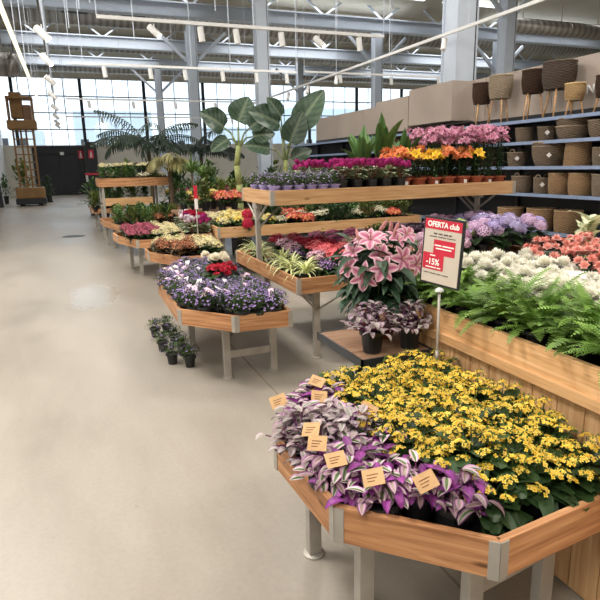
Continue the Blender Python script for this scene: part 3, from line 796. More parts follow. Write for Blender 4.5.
# ------------------------------------------------------------------ planter plants
k = 0
rowsF = [(1.73, .12), (1.86, .3)]
ctr = {0: 0, 1: 0}
for ri, (x, off) in enumerate(((1.71, .0), (1.87, .1))):
    y_ = 2.48 - off; c = 0
    while y_ > .3:
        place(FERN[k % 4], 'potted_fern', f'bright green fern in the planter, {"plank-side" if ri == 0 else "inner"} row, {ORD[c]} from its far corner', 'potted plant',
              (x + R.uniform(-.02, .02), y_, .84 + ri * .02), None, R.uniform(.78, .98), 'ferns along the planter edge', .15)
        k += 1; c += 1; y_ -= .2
k = 0
for ri, x in enumerate((2.02, 2.2, 2.38)):
    y_ = 2.5 - .06 * (ri % 2) - .12 * (ri == 2) * 0; c = 0
    while y_ > .5 + ri * .15:
        place(MUM[k % 3], 'potted_chrysanthemum', f'white chrysanthemum in the planter, {ORD[ri]} row behind the ferns, {ORD[c]} from far end', 'potted plant',
              (x, y_, .795 - .012 * ri + R.uniform(-.015, .02) + (.03 if y_ > 2.3 and ri < 2 else 0)), None, R.uniform(.92, 1.06), 'white chrysanthemums in the planter', .1)
        k += 1; c += 1; y_ -= .2
c = [0, 0, 0]
for i, (x, y_) in enumerate([(2.58, 2.50), (2.60, 2.27), (2.63, 2.05), (2.84, 2.48), (2.86, 2.25), (2.88, 2.02), (3.1, 2.46), (3.12, 2.2), (2.62, 1.84), (2.88, 1.78)]):
    place(SAL[i % 2], 'potted_begonia', f'salmon-pink double-flowered plant behind the white chrysanthemums, {ORD[i]} of its block', 'potted plant', (x, y_, .87 + (.02 if i % 3 == 0 else 0)), None, 1.1, 'salmon-pink begonias in the planter', .1)
for i, (x, y_, s) in enumerate([(3.16, 1.92, 1.0)]):
    r = random.Random(9); f = G()
    for kk in range(26):
        d = rdir(.2, 1.3, r); a, b = jit(H('e8e6c4'), r), jit(H('6f8a56'), r)
        leaf(f, (0, 0, .1 + r.uniform(0, .15)), d, (0, 0, 1), r.uniform(.13, .2), .065, 5, .9, col=lambda t, u: a if abs(u) < .7 else b, ac=4)
    p = Proto([('pot', P_pot9), ('foliage', f.mesh('foliage', M_leaf))])
    o = thing('potted_dieffenbachia', 'cream and green variegated leafy plant on a tall stem beyond the salmon flowers', 'potted plant', (3.42, 2.98, 0), 0)
    ob('pot', P_terraBig, o)
    tube('stem', M_trunk, (0, 0, .15), (0, 0, 1.1), .02, o)
    ob('foliage', f.mesh('foliage', M_leaf), o, (0, 0, .86), (0, 0, 0), (1.2, 1.2, 1.2))
# white price cards stuck among the white flowers
tg = tag(card(None, M_tagw, (.09, .06), (2.28, 2.02, 1.03), (-1.1, .1, -.3), 'price_card', .1, False), 'white price card stuck among the white chrysanthemums', 'price card')
tg = tag(card(None, M_tagw, (.10, .05), (2.42, 2.26, 1.04), (-1.1, .2, -.9), 'price_card', .1, False), 'white price card between white and salmon-pink flowers', 'price card')

# ------------------------------------------------------------------ violet table plants
zt2 = RIM2 - .12 + .022
y_ = 3.79; ri = 0; k = 0
while y_ < 5.76:
    x = .73 + (ri % 2) * .055; c = 0
    while x < 1.37:
        ok = inside(MIDP, x, y_, .05)
        if ok and not ((x - 1.12) ** 2 + (y_ - 4.78) ** 2 < .03):
            o = place(CAM[k % 3], 'potted_campanula', f'violet campanula pot on the aisle table, {ORD[ri]} row from its front, {ORD[c]} from aisle', 'potted plant',
                      (x, y_, zt2 - .008 + R.uniform(0, .02)), None, 1.14, 'violet campanulas on the aisle table', .1)
            if R.random() < .5: card(o, R.choice([M_tagw, M_tagp]), (.034, .085), (R.uniform(-.03, .03), R.uniform(-.03, .03), .17), (R.uniform(-1.45, -1.0), R.uniform(-.4, .4), R.uniform(-1.5, 1.5) - o.rotation_euler[2]), 'plant_label', .03, False)
            k += 1; c += 1
        x += .112
    y_ += .112; ri += 1
r = random.Random(3); f = G(); g = G()
for i in range(60):
    d = rdir(-.2, 1.1, r); leaf(f, (d.x * .04, d.y * .04, .1 + r.uniform(0, .08)), d, (0, 0, 1), .09, .05, 4, .7, c0=jit(GD, r), c1=jit(GM, r))
for i in range(9):
    a = i * 2.4; rr = .03 + .085 * (i / 9); mumhead(g, Vector((math.cos(a) * rr, math.sin(a) * rr, .22 + r.uniform(-.02, .02))), (math.cos(a) * .4, math.sin(a) * .4, 1), .042, r, H('fbf6e8'), H('efe7d2'), 60)
place(Proto([('pot', P_pot9), ('foliage', f.mesh('foliage', M_leaf)), ('blossoms', g.mesh('blossoms', M_petal))]), 'potted_pompon', 'white pompon flowered plant standing amid the violet campanulas', 'potted plant', (1.16, 4.92, zt2 + .09), 1, 1.1)
place(rosyp := rosy(66, H('b01c34'), H('d0304c'), 24, .09, .08, .03), 'potted_begonia', 'crimson ruffled flowering plant amid the violet campanulas', 'potted plant', (1.14, 4.66, zt2 + .085), 0, 1.25)
# pots on the floor beside it
for i, (x, y_, w) in enumerate([(.66, 5.46, 'farthest of the floor pots by the aisle'), (.78, 5.52, 'tucked under the table corner at the far end'), (.79, 5.12, 'in the middle of the floor pots'), (.66, 4.98, 'in the middle row, aisle side'),
                                 (.68, 4.60, 'near end, aisle side'), (.80, 4.46, 'nearest of the floor pots'), (.80, 4.78, 'against the table leg')]):
    place(CAMD[i % 2], 'potted_campanula', f'small dark potted plant on the floor, {w}', 'potted plant', (x - .02, y_, 0), None, 1.15, 'dark potted plants on the floor')

# ------------------------------------------------------------------ two-tier table plants
zb = .75 - .125 + .022
def put(kind, name, lab, x, y_, z, s=1, grp=None, tilt=.08):
    return place(R.choice(kind), name, lab, 'potted plant', (x, y_, z), None, s, grp, tilt)
for i, (x, y_) in enumerate([(1.70, 4.14), (1.69, 4.40), (1.70, 4.68), (1.68, 5.30), (1.72, 5.56)]):
    o = put(SPI, 'spider_plant', f'cream-edged spider plant along the two-tier table\'s aisle side, {ORD[i]} from its front', x, y_, zb, 1.0, 'spider plants on the two-tier table')
    if i == 3: kraft_on(o, .0, -.05, .2, -o.rotation_euler[2])
lower = []
def block(kind, name, word, pts, z, s, grp):
    for i, (x, y_) in enumerate(pts):
        nm = f'{word}, {ORD[i]} of the block' if len(pts) > 1 else word
        put(kind, name, nm, x, y_, z + R.uniform(0, .03), s, grp)
block(DOME['scarlet'], 'potted_azalea', 'scarlet azalea on the lower tier near the front board', [(2.02, 4.22), (2.2, 4.34), (2.02, 4.46), (2.22, 4.56), (2.02, 4.68)], zb + .02, 1.05, 'scarlet azaleas on the lower tier')
block(DOME['pink'], 'potted_azalea', 'pink and white azalea beside the scarlet ones', [(1.90, 4.34), (1.90, 5.18), (1.9, 4.95)], zb + .02, .95, 'pink and white azaleas')
block(DOME['violet'], 'potted_viola', 'violet flowered plant at the front of the lower tier', [(1.88, 4.12), (1.86, 4.76)], zb, .9, 'violet flowers on the lower tier')
block(DOME['blush'], 'potted_azalea', 'pale pink azalea left of the large lily', [(2.42, 4.26), (2.66, 4.3), (2.44, 4.52), (2.68, 4.56), (2.44, 4.80), (2.72, 4.8)], zb + .03, 1.05, 'pale pink azaleas on the lower tier')
block(DOME['crimson'], 'potted_azalea', 'dark crimson azalea beneath the upper tier', [(1.92, 5.42), (2.1, 5.22), (2.1, 5.46), (2.12, 4.98), (2.28, 5.2), (2.26, 4.9)], zb + .03, 1.0, 'crimson azaleas on the lower tier')
block(DOME['magenta'], 'potted_azalea', 'magenta azalea at the back of the lower tier', [(2.36, 5.44), (2.56, 5.46), (2.48, 5.2), (2.7, 5.22), (2.78, 5.46), (2.5, 5.0), (2.72, 5.0), (2.98, 5.5)], zb + .03, 1.0, 'magenta azaleas on the lower tier')
block(HERB, 'potted_herb', 'fine-leaved green herb on the lower tier', [(2.94, 5.02), (3.1, 5.26), (3.16, 5.52), (2.94, 5.26)], zb + .05, 1.1, 'green herbs on the lower tier')
block(KALE['purple'], 'ornamental_kale', 'dusky purple ornamental kale behind the pink lily', [(3.34, 5.5), (3.36, 5.24), (3.6, 5.5), (3.2, 4.9), (3.62, 5.22)], zb + .06, 1.2, 'purple ornamental kales')
block(KALE['green'], 'ornamental_kale', 'lime green ornamental kale behind the pink lily', [(2.95, 4.76), (3.0, 4.5)], zb + .06, 1.15, 'lime ornamental kales')
block(HYD['pink'], 'potted_hydrangea', 'pink hydrangea on the lower tier', [(2.92, 4.2), (3.2, 4.22), (3.24, 4.56), (3.5, 4.84), (3.48, 4.5), (3.86, 5.2), (3.9, 5.5)], zb + .05, 1.0, 'pink hydrangeas on the lower tier')
block(HYD['lavender'], 'potted_hydrangea', 'lavender hydrangea on the lower tier', [(3.48, 4.18), (3.76, 4.2), (4.04, 4.2), (3.76, 4.5), (4.04, 4.52), (3.82, 4.84), (4.08, 4.9)], zb + .08, 1.08, 'lavender hydrangeas on the lower tier')
block(HYD['green'], 'potted_hydrangea', 'pale green hydrangea among the lavender ones', [(3.3, 4.36)], zb + .1, 1.0, None)

zu = 1.345
def potcard(o, face=-PI / 2 - .1, h=.035, rad=.068):
    a = face - o.rotation_euler[2]
    card(o, M_tagw, (.032, .032), (math.cos(a) * rad, math.sin(a) * rad, h), (0, 0, a + PI / 2), 'price_card', None, False)
n = 0
for ri, y_ in enumerate((4.59, 4.72, 4.85, 4.98, 5.12)):
    for c in range(6):
        place(CAMP[n % 2], 'potted_campanula', f'small mauve plant in lavender pot, upper tier, {ORD[ri]} row, {ORD[c]} from aisle end', 'potted plant', (1.615 + c * .112 + (ri % 2) * .035, y_, zu + .012), None, 1.0, 'mauve campanulas on the upper tier'); n += 1
for ri, y_ in enumerate((4.62, 4.80, 4.98)):
    for c in range(5):
        place(CYC['magenta'][n % 2], 'potted_cyclamen', f'magenta cyclamen with marbled leaves, upper tier, {ORD[ri]} row, {ORD[c]} from aisle end', 'potted plant', (2.26 + c * .15 + (ri % 2) * .04 - (.25 if ri == 2 else 0), y_, zu + .02), None, 1.02, 'magenta cyclamens on the upper tier'); n += 1
seq = ['yellow', 'yellow', 'yellow', 'yellow', 'orange', 'orange', 'yellow']
for ri, y_ in enumerate((4.66, 4.86)):
    for c in range(6):
        kd = ['orange', 'yellow', 'yellow', 'orange', 'orange', 'yellow'][c] if ri == 0 else ['orange', 'yellow', 'orange', 'yellow', 'orange', 'orange'][c]
        o = place(LIL[kd][n % 2], 'potted_lily', f'{kd} lily in terracotta pot on the upper tier, {"front" if ri == 0 else "back"} row, {ORD[c]} beyond cyclamens', 'potted plant', (2.92 + c * .165 - ri * .04, y_, zu + (.02 if ri == 0 else .03)), None, 1.0, f'{kd} lilies on the upper tier', .05); n += 1
        if ri == 0 and c % 2 == 0: potcard(o)
for ri, y_ in enumerate((4.72, 4.90, 5.08, 5.26)):
    for c in range(4 if ri < 1 else 5):
        x = 3.42 + c * .16
        if ri == 0: x = 3.64 + c * .145
        o = place(LIL['pink'][n % 3], 'potted_lily', f'tall pink lily in terracotta pot, upper tier, {ORD[ri]} row, {ORD[c]} from aisle side', 'potted plant', (min(x, 4.1), y_ + (0.03 if x > 4.1 else 0), zu + .01), None, .97, 'tall pink lilies on the upper tier', .05); n += 1
        if ri == 0 and c in (1, 2): potcard(o)
for i, (x, y_, s) in enumerate([(2.72, 5.1, 1.15), (3.0, 5.2, 1.35), (3.28, 5.25, 1.1)]):
    place(AGAVE[0], 'potted_agave', ['broad-leaved rosette plant behind the cyclamens', 'broad-leaved rosette plant behind the yellow lilies', 'broad-leaved rosette plant beside the tall pink lilies'][i], 'potted plant', (x, y_, zu), None, (s, s, s * 1.5), 'rosette plants on the upper tier')

# ------------------------------------------------------------------ price sign on its pole
sg = thing('price_sign', 'red and white price sign in black frame on a thin pole', 'sign', (1.475, 2.04, .5))
tube('pole', M_galv, (0, 0, 0), (0, 0, .56), .006, sg)
tube('pole_sleeve', M_galv, (0, 0, .2), (0, 0, .27), .009, sg)
g = G(); g_lathe(g, [(.02, 0), (.018, .008), (.007, .016)], 16, o=(0, 0, .545)); ob('pole_head', g.mesh('pole_head', M_white), sg)
fr = box('frame', M_black, (-.112, -.006, 0), (.112, .006, .318), sg, .003, (-.004, 0, .57), (0, 0, 0))
fr.scale = (.94, .94, .94)
fr.rotation_euler = Euler((0, math.radians(4), math.radians(-73)), 'XYZ')
pa = box('paper', M_cream, (-.102, -.0072, .010), (.102, -.0062, .308), fr)
M_paper = plain('sign_paper', H('cbc1b4'), .6, 0, .02); pa.data.materials[0] = M_paper
def sbox(name, x0, x1, z0, z1, mat=M_red, d=.0082): return box(name, mat, (x0, -d, z0), (x1, -.0071, z1), pa)
sbox('red_band', -.102, .102, .262, .308)
sbox('red_panel', -.045, .075, .145, .215)
sbox('red_panel', -.100, .018, .072, .150, M_red, .0084)
def textmesh(cu, name):
    o = bpy.data.objects.new('tmp', cu); COL.objects.link(o); bpy.context.view_layer.update()
    me = bpy.data.meshes.new_from_object(o.evaluated_get(bpy.context.evaluated_depsgraph_get())); bpy.data.objects.remove(o); me.name = name
    return me
def text(s, size, x, z, mat, d=.009, sx=1, bold=.0):
    cu = bpy.data.curves.new('lettering', 'FONT'); cu.body = s; cu.size = size; cu.align_x = 'CENTER'; cu.extrude = .0002; cu.offset = bold
    cu.materials.append(mat); o = ob('lettering', textmesh(cu, 'lettering'), pa, (x, -d, z), (PI / 2, 0, 0), (sx, 1, 1)); return o
M_ink = plain('dark_ink', H('5d544c'), .8, 0, .02); M_wink = plain('white_ink', H('fbf7f2'), .6, 0, .02)
text('OFERTA club', .034, 0, .274, M_wink, bold=.0012, sx=.92)
text('-15%', .040, -.042, .096, M_wink, .0092, .95, .001)
g = G(); g2 = G()
for z, xs in ((.2385, (-.05, -.03, -.022, .0, .006, .03, .036, .05)), (.226, (-.07, -.03, -.024, .02, .026, .072))):
    for i in range(0, len(xs) - 1, 2): box('small_print', M_ink, (xs[i], -.0085, z), (xs[i + 1], -.0072, z + (.007 if z > .23 else .004)), pa)
for z, xs in ((.052, (-.09, -.06, -.054, -.02, -.014, .01, .016, .05)),):
    for i in range(0, len(xs) - 1, 2): box('small_print', M_ink, (xs[i], -.0085, z), (xs[i + 1], -.0072, z + .004), pa)
for z, xs in ((.186, (-.038, .0, .006, .068)), (.172, (-.03, .056)),):
    for i in range(0, len(xs) - 1, 2): box('small_print', M_wink, (xs[i], -.0095, z), (xs[i + 1], -.0081, z + .006), pa)
for z, xs in ((.137, (-.06, -.03)), (.08, (-.08, -.02, -.015, .005))):
    for i in range(0, len(xs) - 1, 2): box('small_print', M_wink, (xs[i], -.0098, z), (xs[i + 1], -.0083, z + .005), pa)


# ------------------------------------------------------------------ basket shelving on the right
sh = thing('shelving_unit', 'long dark shelving with blue-grey shelf edges holding wicker baskets', 'shelving', (5.75, 8.0, 0))
def sb(nm, mat, lo, hi, **k): return box(nm, mat, tuple(Vector(lo) - sh.location), tuple(Vector(hi) - sh.location), sh, **k)
for z in (2.1, 1.83, 1.52, 1.18, .72, .3):
    s = sb('shelf', M_dark, (5.53, 3.6, z - .03), (5.95, 14.8, z))
    for y_ in range(8): box('shelf_edge', M_shelf, tuple(Vector((5.50, 3.6 + 1.4 * y_ + .004, z - .035)) - sh.location), tuple(Vector((5.53, 5.0 + 1.4 * y_, z + .005)) - sh.location), s)
sb('back_panel', M_black, (5.93, 3.6, 0), (5.97, 14.8, 2.07))
for y_ in [3.6 + 1.4 * i for i in range(9)]: sb('upright', M_dark, (5.88, y_ - .02, 0), (5.93, y_ + .02, 2.07))
fa = thing('fascia_panel', 'beige panelled fascia above the basket shelving with a white letter', 'panel', (5.98, 8.0, 2.1))
yy = 3.4
while yy < 13.6:
    top = .72 if yy < 8.6 else .62
    box('beige_board', M_fascia, (0, yy - 8, .1), (.05, min(yy + 1.3, 13.7) - 8 - .012, top), fa); yy += 1.3
box('dark_skirting', M_black, (-.005, -4.6, .005), (.045, 5.7, .1), fa)
box('projecting_box', M_fascia, (-.42, -.45, .12), (0, .75, .70), fa)
box('projecting_box', M_fascia, (-.42, .77, .05), (0, 1.9, .62), fa)
cu = bpy.data.curves.new('letter', 'FONT'); cu.body = 'N'; cu.size = .15; cu.extrude = .006; cu.materials.append(M_white)
ob('letter', textmesh(cu, 'letter'), fa, (-.012, 5.44 - 8, .27), (PI / 2, 0, -PI / 2))

def basket(seed, rt, rb, h, c0, c1, rings=14, seg=44, handles=0, round_=0.0, over=False, inv=False):
    r = random.Random(seed); g = G(); pts = []; cols = []; f = []
    for k in range(rings * 2 + 1):
        t = k / (rings * 2); z = h * t
        rr = rb + (rt - rb) * t + round_ * math.sin(PI * t) * rt
        for i in range(seg):
            a = 2 * PI * i / seg
            wv = .0045 * (1 if ((i // 2 + k // 2) % 2) else -1) + (.002 if k % 2 else -.003)
            q = rr + wv
            pts.append((q * math.cos(a), q * math.sin(a), z)); 
            c = mixc(c0, c1, ((i // 2 + k // 2) % 2) * .6 + r.uniform(0, .4)); cols.append(mixc(c, (0, 0, 0), (.28 if k % 2 == 0 else 0)))
    for k in range(rings * 2):
        for i in range(seg):
            j = (i + 1) % seg; f.append((k * seg + i, k * seg + j, (k + 1) * seg + j, (k + 1) * seg + i))
    f.append(tuple(range(seg - 1, -1, -1)))
    g.add(pts, f, cols)
    body = g.mesh('body', M_wick)
    e = G(); 
    for i in range(28):
        a, b = 2 * PI * i / 28, 2 * PI * (i + 1) / 28; R1 = rt + .003
        g_tube(e, (R1 * math.cos(a), R1 * math.sin(a), h), (R1 * math.cos(b), R1 * math.sin(b), h + (.004 if i % 2 else -.001)), .009, n=6, c=jit(mixc(c0, c1, .6), r))
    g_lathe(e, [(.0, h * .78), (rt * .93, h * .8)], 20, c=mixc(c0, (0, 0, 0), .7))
    parts = [('body', body), ('rim', e.mesh('rim', M_wick))]
    if handles:
        hg = G()
        for s in (-1, 1):
            P = [(0.0 + .035 * math.cos(t), s * (rt + .004), h + .045 * math.sin(t) + .0) for t in [PI * q / 8 for q in range(9)]]
            g_path(hg, P, .007, 6, mixc(c0, c1, .7))
        parts.append(('handles', hg.mesh('handles', M_wick)))
    return Proto(parts)
DK = (H('3a2b24'), H('5d493c')); GYc = (H('8a7b6c'), H('b5a791')); BRc = (H('75675b'), H('a69580')); HN = (H('b3956c'), H('dcc093')); TAN = (H('9a7d60'), H('c6a884'))
def tripod(g_, z0, z1, r0, r1):
    pass
def stand(label, y_, basket_args, cols, hb, ht, w):
    t = place(basket(int(y_ * 100), w / 2, w / 2 * .86, ht - hb, cols[0], cols[1], basket_args * 2, round_=.1), 'basket_planter', label, 'basket planter', (5.72, y_, 2.105), None, 1, 'basket planters on tripod legs')
    for ch in t.children: ch.location.z = hb - 2.105
    for i in range(3):
        a = i * 2 * PI / 3 + .5
        l = tube('leg', M_woodL, (math.cos(a) * w * .3, math.sin(a) * w * .3, hb - 2.105 + .04), (math.cos(a) * w * .52, math.sin(a) * w * .52, .0), .012, t, .009)
    return t
stand('dark brown basket on tripod legs, farthest along the top shelf', 7.06, 9, DK, 2.41, 2.69, .26)
stand('whitewashed basket on pale tripod legs on the top shelf', 6.67, 9, GYc, 2.44, 2.74, .31)
stand('dark brown basket on tripod legs next to the largest one', 6.06, 9, DK, 2.44, 2.72, .28)
stand('largest grey-brown round basket on tripod legs on the top shelf', 5.64, 10, (H('463c36'), H('6f635a')), 2.44, 2.75, .38)
stand('small honey-coloured basket on short tripod legs', 5.38, 8, HN, 2.28, 2.47, .22)
stand('dark basket on tripod legs beside the white letter', 4.93, 8, DK, 2.27, 2.5, .24)
def shelf_basket(label, y_, z, w, h, cols, top=1.0, handles=0, name='wicker_basket', tagc=False, x=5.70, round_=.05):
    o = place(basket(int(y_ * 1000 + z * 77), w / 2, w / 2 * top, h, cols[0], cols[1], max(6, int(h / .013)), handles=handles, round_=round_), name, label, 'basket', (x, y_, z + .002), -PI / 2 + .3, 1, 'wicker baskets on the shelving')
    if tagc: 
        a = PI + .7 - o.rotation_euler[2]
        c = card(o, M_tagw, (.045, .045), (math.cos(a) * w * .54, math.sin(a) * w * .54, h * .5), (0, PI / 4, a + PI / 2), 'price_card', None, False)
    return o
shelf_basket('small tapered wicker basket on the second shelf, farthest', 6.13, 1.83, .24, .18, BRc, .8)
shelf_basket('small wicker basket with white tag on the second shelf', 5.75, 1.83, .22, .17, BRc, .8, tagc=True)
shelf_basket('wide wicker bowl on the second shelf', 5.34, 1.83, .38, .15, BRc, .72, round_=.08)
shelf_basket('wide wicker bowl nested in the one below it', 5.34, 1.93, .39, .14, BRc, .72, x=5.7)
shelf_basket('round wicker bowl on the second shelf, nearest', 4.93, 1.83, .3, .19, BRc, .7, round_=.08)
shelf_basket('wicker basket with raised handle on the third shelf', 6.24, 1.52, .26, .18, BRc, .8, handles=1, tagc=True)
shelf_basket('broad deep wicker basket on the third shelf', 5.68, 1.52, .42, .24, BRc, .72, tagc=True, round_=.08)
shelf_basket('broad wicker basket nested atop the deep one', 5.68, 1.68, .43, .13, BRc, .8)
shelf_basket('tan seagrass basket standing upright on the third shelf', 5.24, 1.52, .28, .28, TAN, 1.08, round_=.0)
shelf_basket('small pale basket at the near end of the third shelf', 4.92, 1.52, .17, .2, GYc, .8, tagc=True)
shelf_basket('looped-handle wicker basket on the fourth shelf', 6.12, 1.18, .27, .21, BRc, .86, handles=1)
shelf_basket('brown wicker basket with white tag on the fourth shelf', 5.77, 1.18, .2, .19, BRc, .86, handles=1, tagc=True)
shelf_basket('tall tan seagrass basket on the fourth shelf', 5.48, 1.18, .26, .25, TAN, .9, round_=.06)
shelf_basket('tan seagrass basket beside its twin on the fourth shelf', 5.16, 1.18, .27, .25, TAN, .9, round_=.06)
shelf_basket('pale ribbed basket at the near end of the fourth shelf', 4.86, 1.18, .22, .24, GYc, .8)
shelf_basket('tan basket on the fifth shelf behind the hydrangeas', 6.3, .72, .34, .24, TAN, .9)
shelf_basket('tan round basket on the fifth shelf, middle', 5.75, .72, .34, .26, TAN, .9)
shelf_basket('tan round basket on the fifth shelf, nearest', 5.3, .72, .32, .26, TAN, .9)
c_ = 0
for z, lst in ((1.83, (6.6, 7.1, 7.7, 8.4, 9.2)), (1.52, (6.8, 7.4, 8.1))):
    for i, y_ in enumerate(lst):
        shelf_basket(f'shadowed basket along the {["second", "third"][c_]} shelf behind the flowers, {ORD[i]} of the row', y_, z, .24, .24, DK, .85)
    c_ += 1

# ------------------------------------------------------------------ background tables
def fill(kinds, name, x0, x1, y0, y1, dx, dy, z, s, labf, grp, inset=None):
    r_ = 0; y_ = y0; n_ = 0
    while y_ <= y1 + 1e-6:
        x = x0; c_ = 0
        while x <= x1 + 1e-6:
            if inset is None or inset(x, y_):
                kd, word = kinds(x, y_)
                place(R.choice(kd), name, labf(word, ORD[min(r_, 19)], ORD[min(c_, 19)]), 'potted plant', (x + R.uniform(-.02, .02), y_, z + R.uniform(0, .03)), None, s * R.uniform(.92, 1.08), grp.replace('%', word), .08)
                c_ += 1; n_ += 1
            x += dx
        y_ += dy; r_ += 1
    return n_
t3 = display_table('display_table', 'chamfered wooden table of bronze and cream flowers next behind the campanulas',
    [(.83, 7.5), (.83, 7.15), (1.14, 6.51), (1.64, 6.55), (1.64, 7.9), (1.1, 7.9)], .6, [(1.05, 7.6), (1.1, 7.0), (1.5, 6.9), (1.5, 7.6)], [(1, 2, .3), (0, 1, .3)], (1.4, 7.2))
fill(lambda x, y_: (DOME['cream'], 'cream') if (x > 1.36 and y_ < 7.4) or (y_ > 7.2 and x < 1.3) else (DOME['bronze'], 'bronze'), 'potted_chrysanthemum', 1.0, 1.58, 6.66, 7.7, .145, .15, .6 - .1, 1.0,
     lambda w, a, b: f'{w} flowered pot on table behind the campanulas, {a} row from front, {b} from aisle', '% flowers on the second chamfered table', lambda x, y_: (x - .83) * 2 + (y_ - 7.15) > .12)
t4 = display_table('display_table', 'chamfered wooden table of rose-red and cream flowers farther up the aisle',
    [(.59, 9.7), (.62, 9.2), (.84, 8.45), (1.55, 8.35), (1.55, 9.9), (.9, 9.9)], .6, [(.84, 10.3 - .8), (.92, 8.9), (1.2, 8.75), (1.45, 9.5)], [(1, 2, .25)], (1.2, 9.1))
fill(lambda x, y_: (DOME['rose'], 'rose-red') if x < 1.12 + (y_ - 8.5) * .1 else (DOME['cream'], 'cream'), 'potted_chrysanthemum', .82, 1.48, 8.54, 9.7, .155, .16, .5, 1.0,
     lambda w, a, b: f'{w} flowered pot on the farther chamfered table, {a} row from its front, {b} from aisle', '% flowers on the third chamfered table', lambda x, y_: (x - .59) * 2.4 + (y_ - 9.2) > .0)
t5 = display_table('display_table', 'wooden table of bronze-green foliage pots below the tall shelf',
    [(.56, 12.9), (.58, 12.2), (.80, 10.9), (2.0, 10.8), (2.0, 12.9)], .6, [(.8, 12.5), (.95, 11.3), (1.6, 11.2), (1.8, 12.5)], [(1, 2, .25)], (1.3, 11.9))
fill(lambda x, y_: (BUSH, 'green') if R.random() < .6 else (DOME['bronze'], 'bronze-tinted'), 'potted_green_plant', .85, 1.9, 11.05, 12.6, .24, .24, .5, 1.05,
     lambda w, a, b: f'{w} foliage pot on table below tall shelf, {a} row from front, {b} from aisle', '% foliage pots below the tall shelf', lambda x, y_: (x - .58) * 3 + (y_ - 12.2) > -.2)
t5b = display_table('display_table', 'small far wooden table at the edge of the aisle',
    [(.5, 17.4), (.5, 16.0), (1.2, 15.8), (1.5, 17.4)], .6, [(.65, 16.2), (1.1, 16.1), (.65, 17.2)], [], (.9, 16.6))
fill(lambda x, y_: (BUSH, 'green'), 'potted_green_plant', .62, 1.3, 16.0, 17.2, .26, .3, .52, 1.3, lambda w, a, b: f'{w} bushy pot on the small far table, {a} row, {b} from aisle', '% bushy pots on the small far table')
# tall two-level shelf
ts = thing('plant_shelf', 'tall wooden plant shelf with stepped rows of white flowers', 'shelf', (1.35, 13.0, 0))
def tsb(nm, mat, a, b): return box(nm, mat, tuple(Vector(a) - ts.location), tuple(Vector(b) - ts.location), ts, .004)
tsb('shelf_board', M_wood, (.62, 12.9, 1.24), (2.05, 12.93, 1.42)); tsb('shelf_bottom', M_black, (.62, 12.93, 1.24), (2.05, 14.2, 1.27)); tsb('end_board', M_wood, (.60, 12.9, 1.24), (.62, 14.2, 1.42)); tsb('end_board', M_wood, (2.05, 12.9, 1.24), (2.07, 14.2, 1.42))
tsb('stepped_riser', M_black, (.7, 13.5, 1.27), (2.0, 14.1, 1.5))
tsb('lower_board', M_woodL, (.65, 12.95, .84), (1.7, 12.98, 1.0)); tsb('lower_bottom', M_black, (.65, 12.98, .84), (1.7, 13.9, .87))
for x, y_ in ((.68, 12.97), (1.95, 12.97), (.68, 14.1), (1.95, 14.1)): tsb('leg', M_galv, (x - .025, y_ - .025, 0), (x + .025, y_ + .025, 1.24))
fill(lambda x, y_: (DOME['white'], 'white') if y_ > 13.4 or R.random() < .5 else (BUSH, 'dark green'), 'potted_primula', .72, 2.0, 13.03, 13.3, .155, .2, 1.275, 1.0,
     lambda w, a, b: f'{w} plant on the tall shelf, {a} row from front board, {b} from aisle end', '% plants on the tall shelf front')
fill(lambda x, y_: (DOME['cream'], 'cream') if R.random() < .75 else (DOME['white'], 'white'), 'potted_primula', .75, 1.98, 13.6, 13.9, .155, .2, 1.505, 1.0,
     lambda w, a, b: f'{w} plant on raised step of the tall shelf, {a} row, {b} from aisle end', '% plants on the raised step')
fill(lambda x, y_: (BUSH, 'green'), 'potted_green_plant', .8, 1.6, 13.15, 13.5, .26, .3, .875, .9, lambda w, a, b: f'{w} pot on the lower board of the tall shelf, {a} row, {b} from the aisle', '% pots on the lower board')

# plank-fronted table behind, with primroses and ruffled red flowers
t6 = display_table('display_table', 'plank-sided wooden table of yellow and white primroses beyond the two-tier table',
    [(1.94, 9.35), (1.87, 7.74), (5.2, 7.74), (5.2, 9.35)], .78, [(1.97, 7.9), (3.5, 7.9), (5.0, 7.9), (2.1, 9.2)], [], (3.4, 9.1), mat=M_woodL, bh=.15)
for i in range(11):
    a = rel(t6, (1.885 + .006 * i, 7.8 + .14 * i, 0)); box('side_plank', M_woodL, (a.x, a.y, .02), (a.x + .02, a.y + .13, .64), t6)
def k6(x, y_):
    q = R.random()
    if x < 2.75: return (DOME['primrose'], 'yellow') if q < .6 else ((DOME['white'], 'white') if q < .75 else (DOME['cream'], 'cream'))
    return (BUSH, 'dark green') if q < .5 else ((DOME['poinsettia'], 'red') if q < .62 else (DOME['white'], 'white'))
fill(k6, 'potted_primrose', 2.02, 5.0, 7.9, 9.1, .21, .24, .66, 1.05, lambda w, a, b: f'{w} pot on the plank-sided table, {a} row from its front, {b} from aisle', '% pots on the plank-sided table')
for i, (x, y_, z, lb) in enumerate([(2.33, 7.84, .80, 'crimson pompon bloom plant in the front row of yellow primroses'), (2.28, 7.66, .69, 'crimson pompon bloom plant hanging over the front board')]):
    f = G(); g = G(); r = random.Random(i)
    for q in range(14):
        d = rdir(-.3, .6, r); leaf(f, (0, 0, .06), d, (0, 0, 1), .08, .03, 3, .6, c0=GD, c1=GM)
    for q in fib(90, -.6): floret(g, Vector((0, 0, .13)) + q * .075, q, .022, 4, H('8a1030'), jit(H('cc2448'), r), .3)
    place(Proto([('foliage', f.mesh('foliage', M_leaf)), ('bloom', g.mesh('bloom', M_petal))]), 'pompon_plant', lb, 'flower', (x, y_, z), 0, 1)

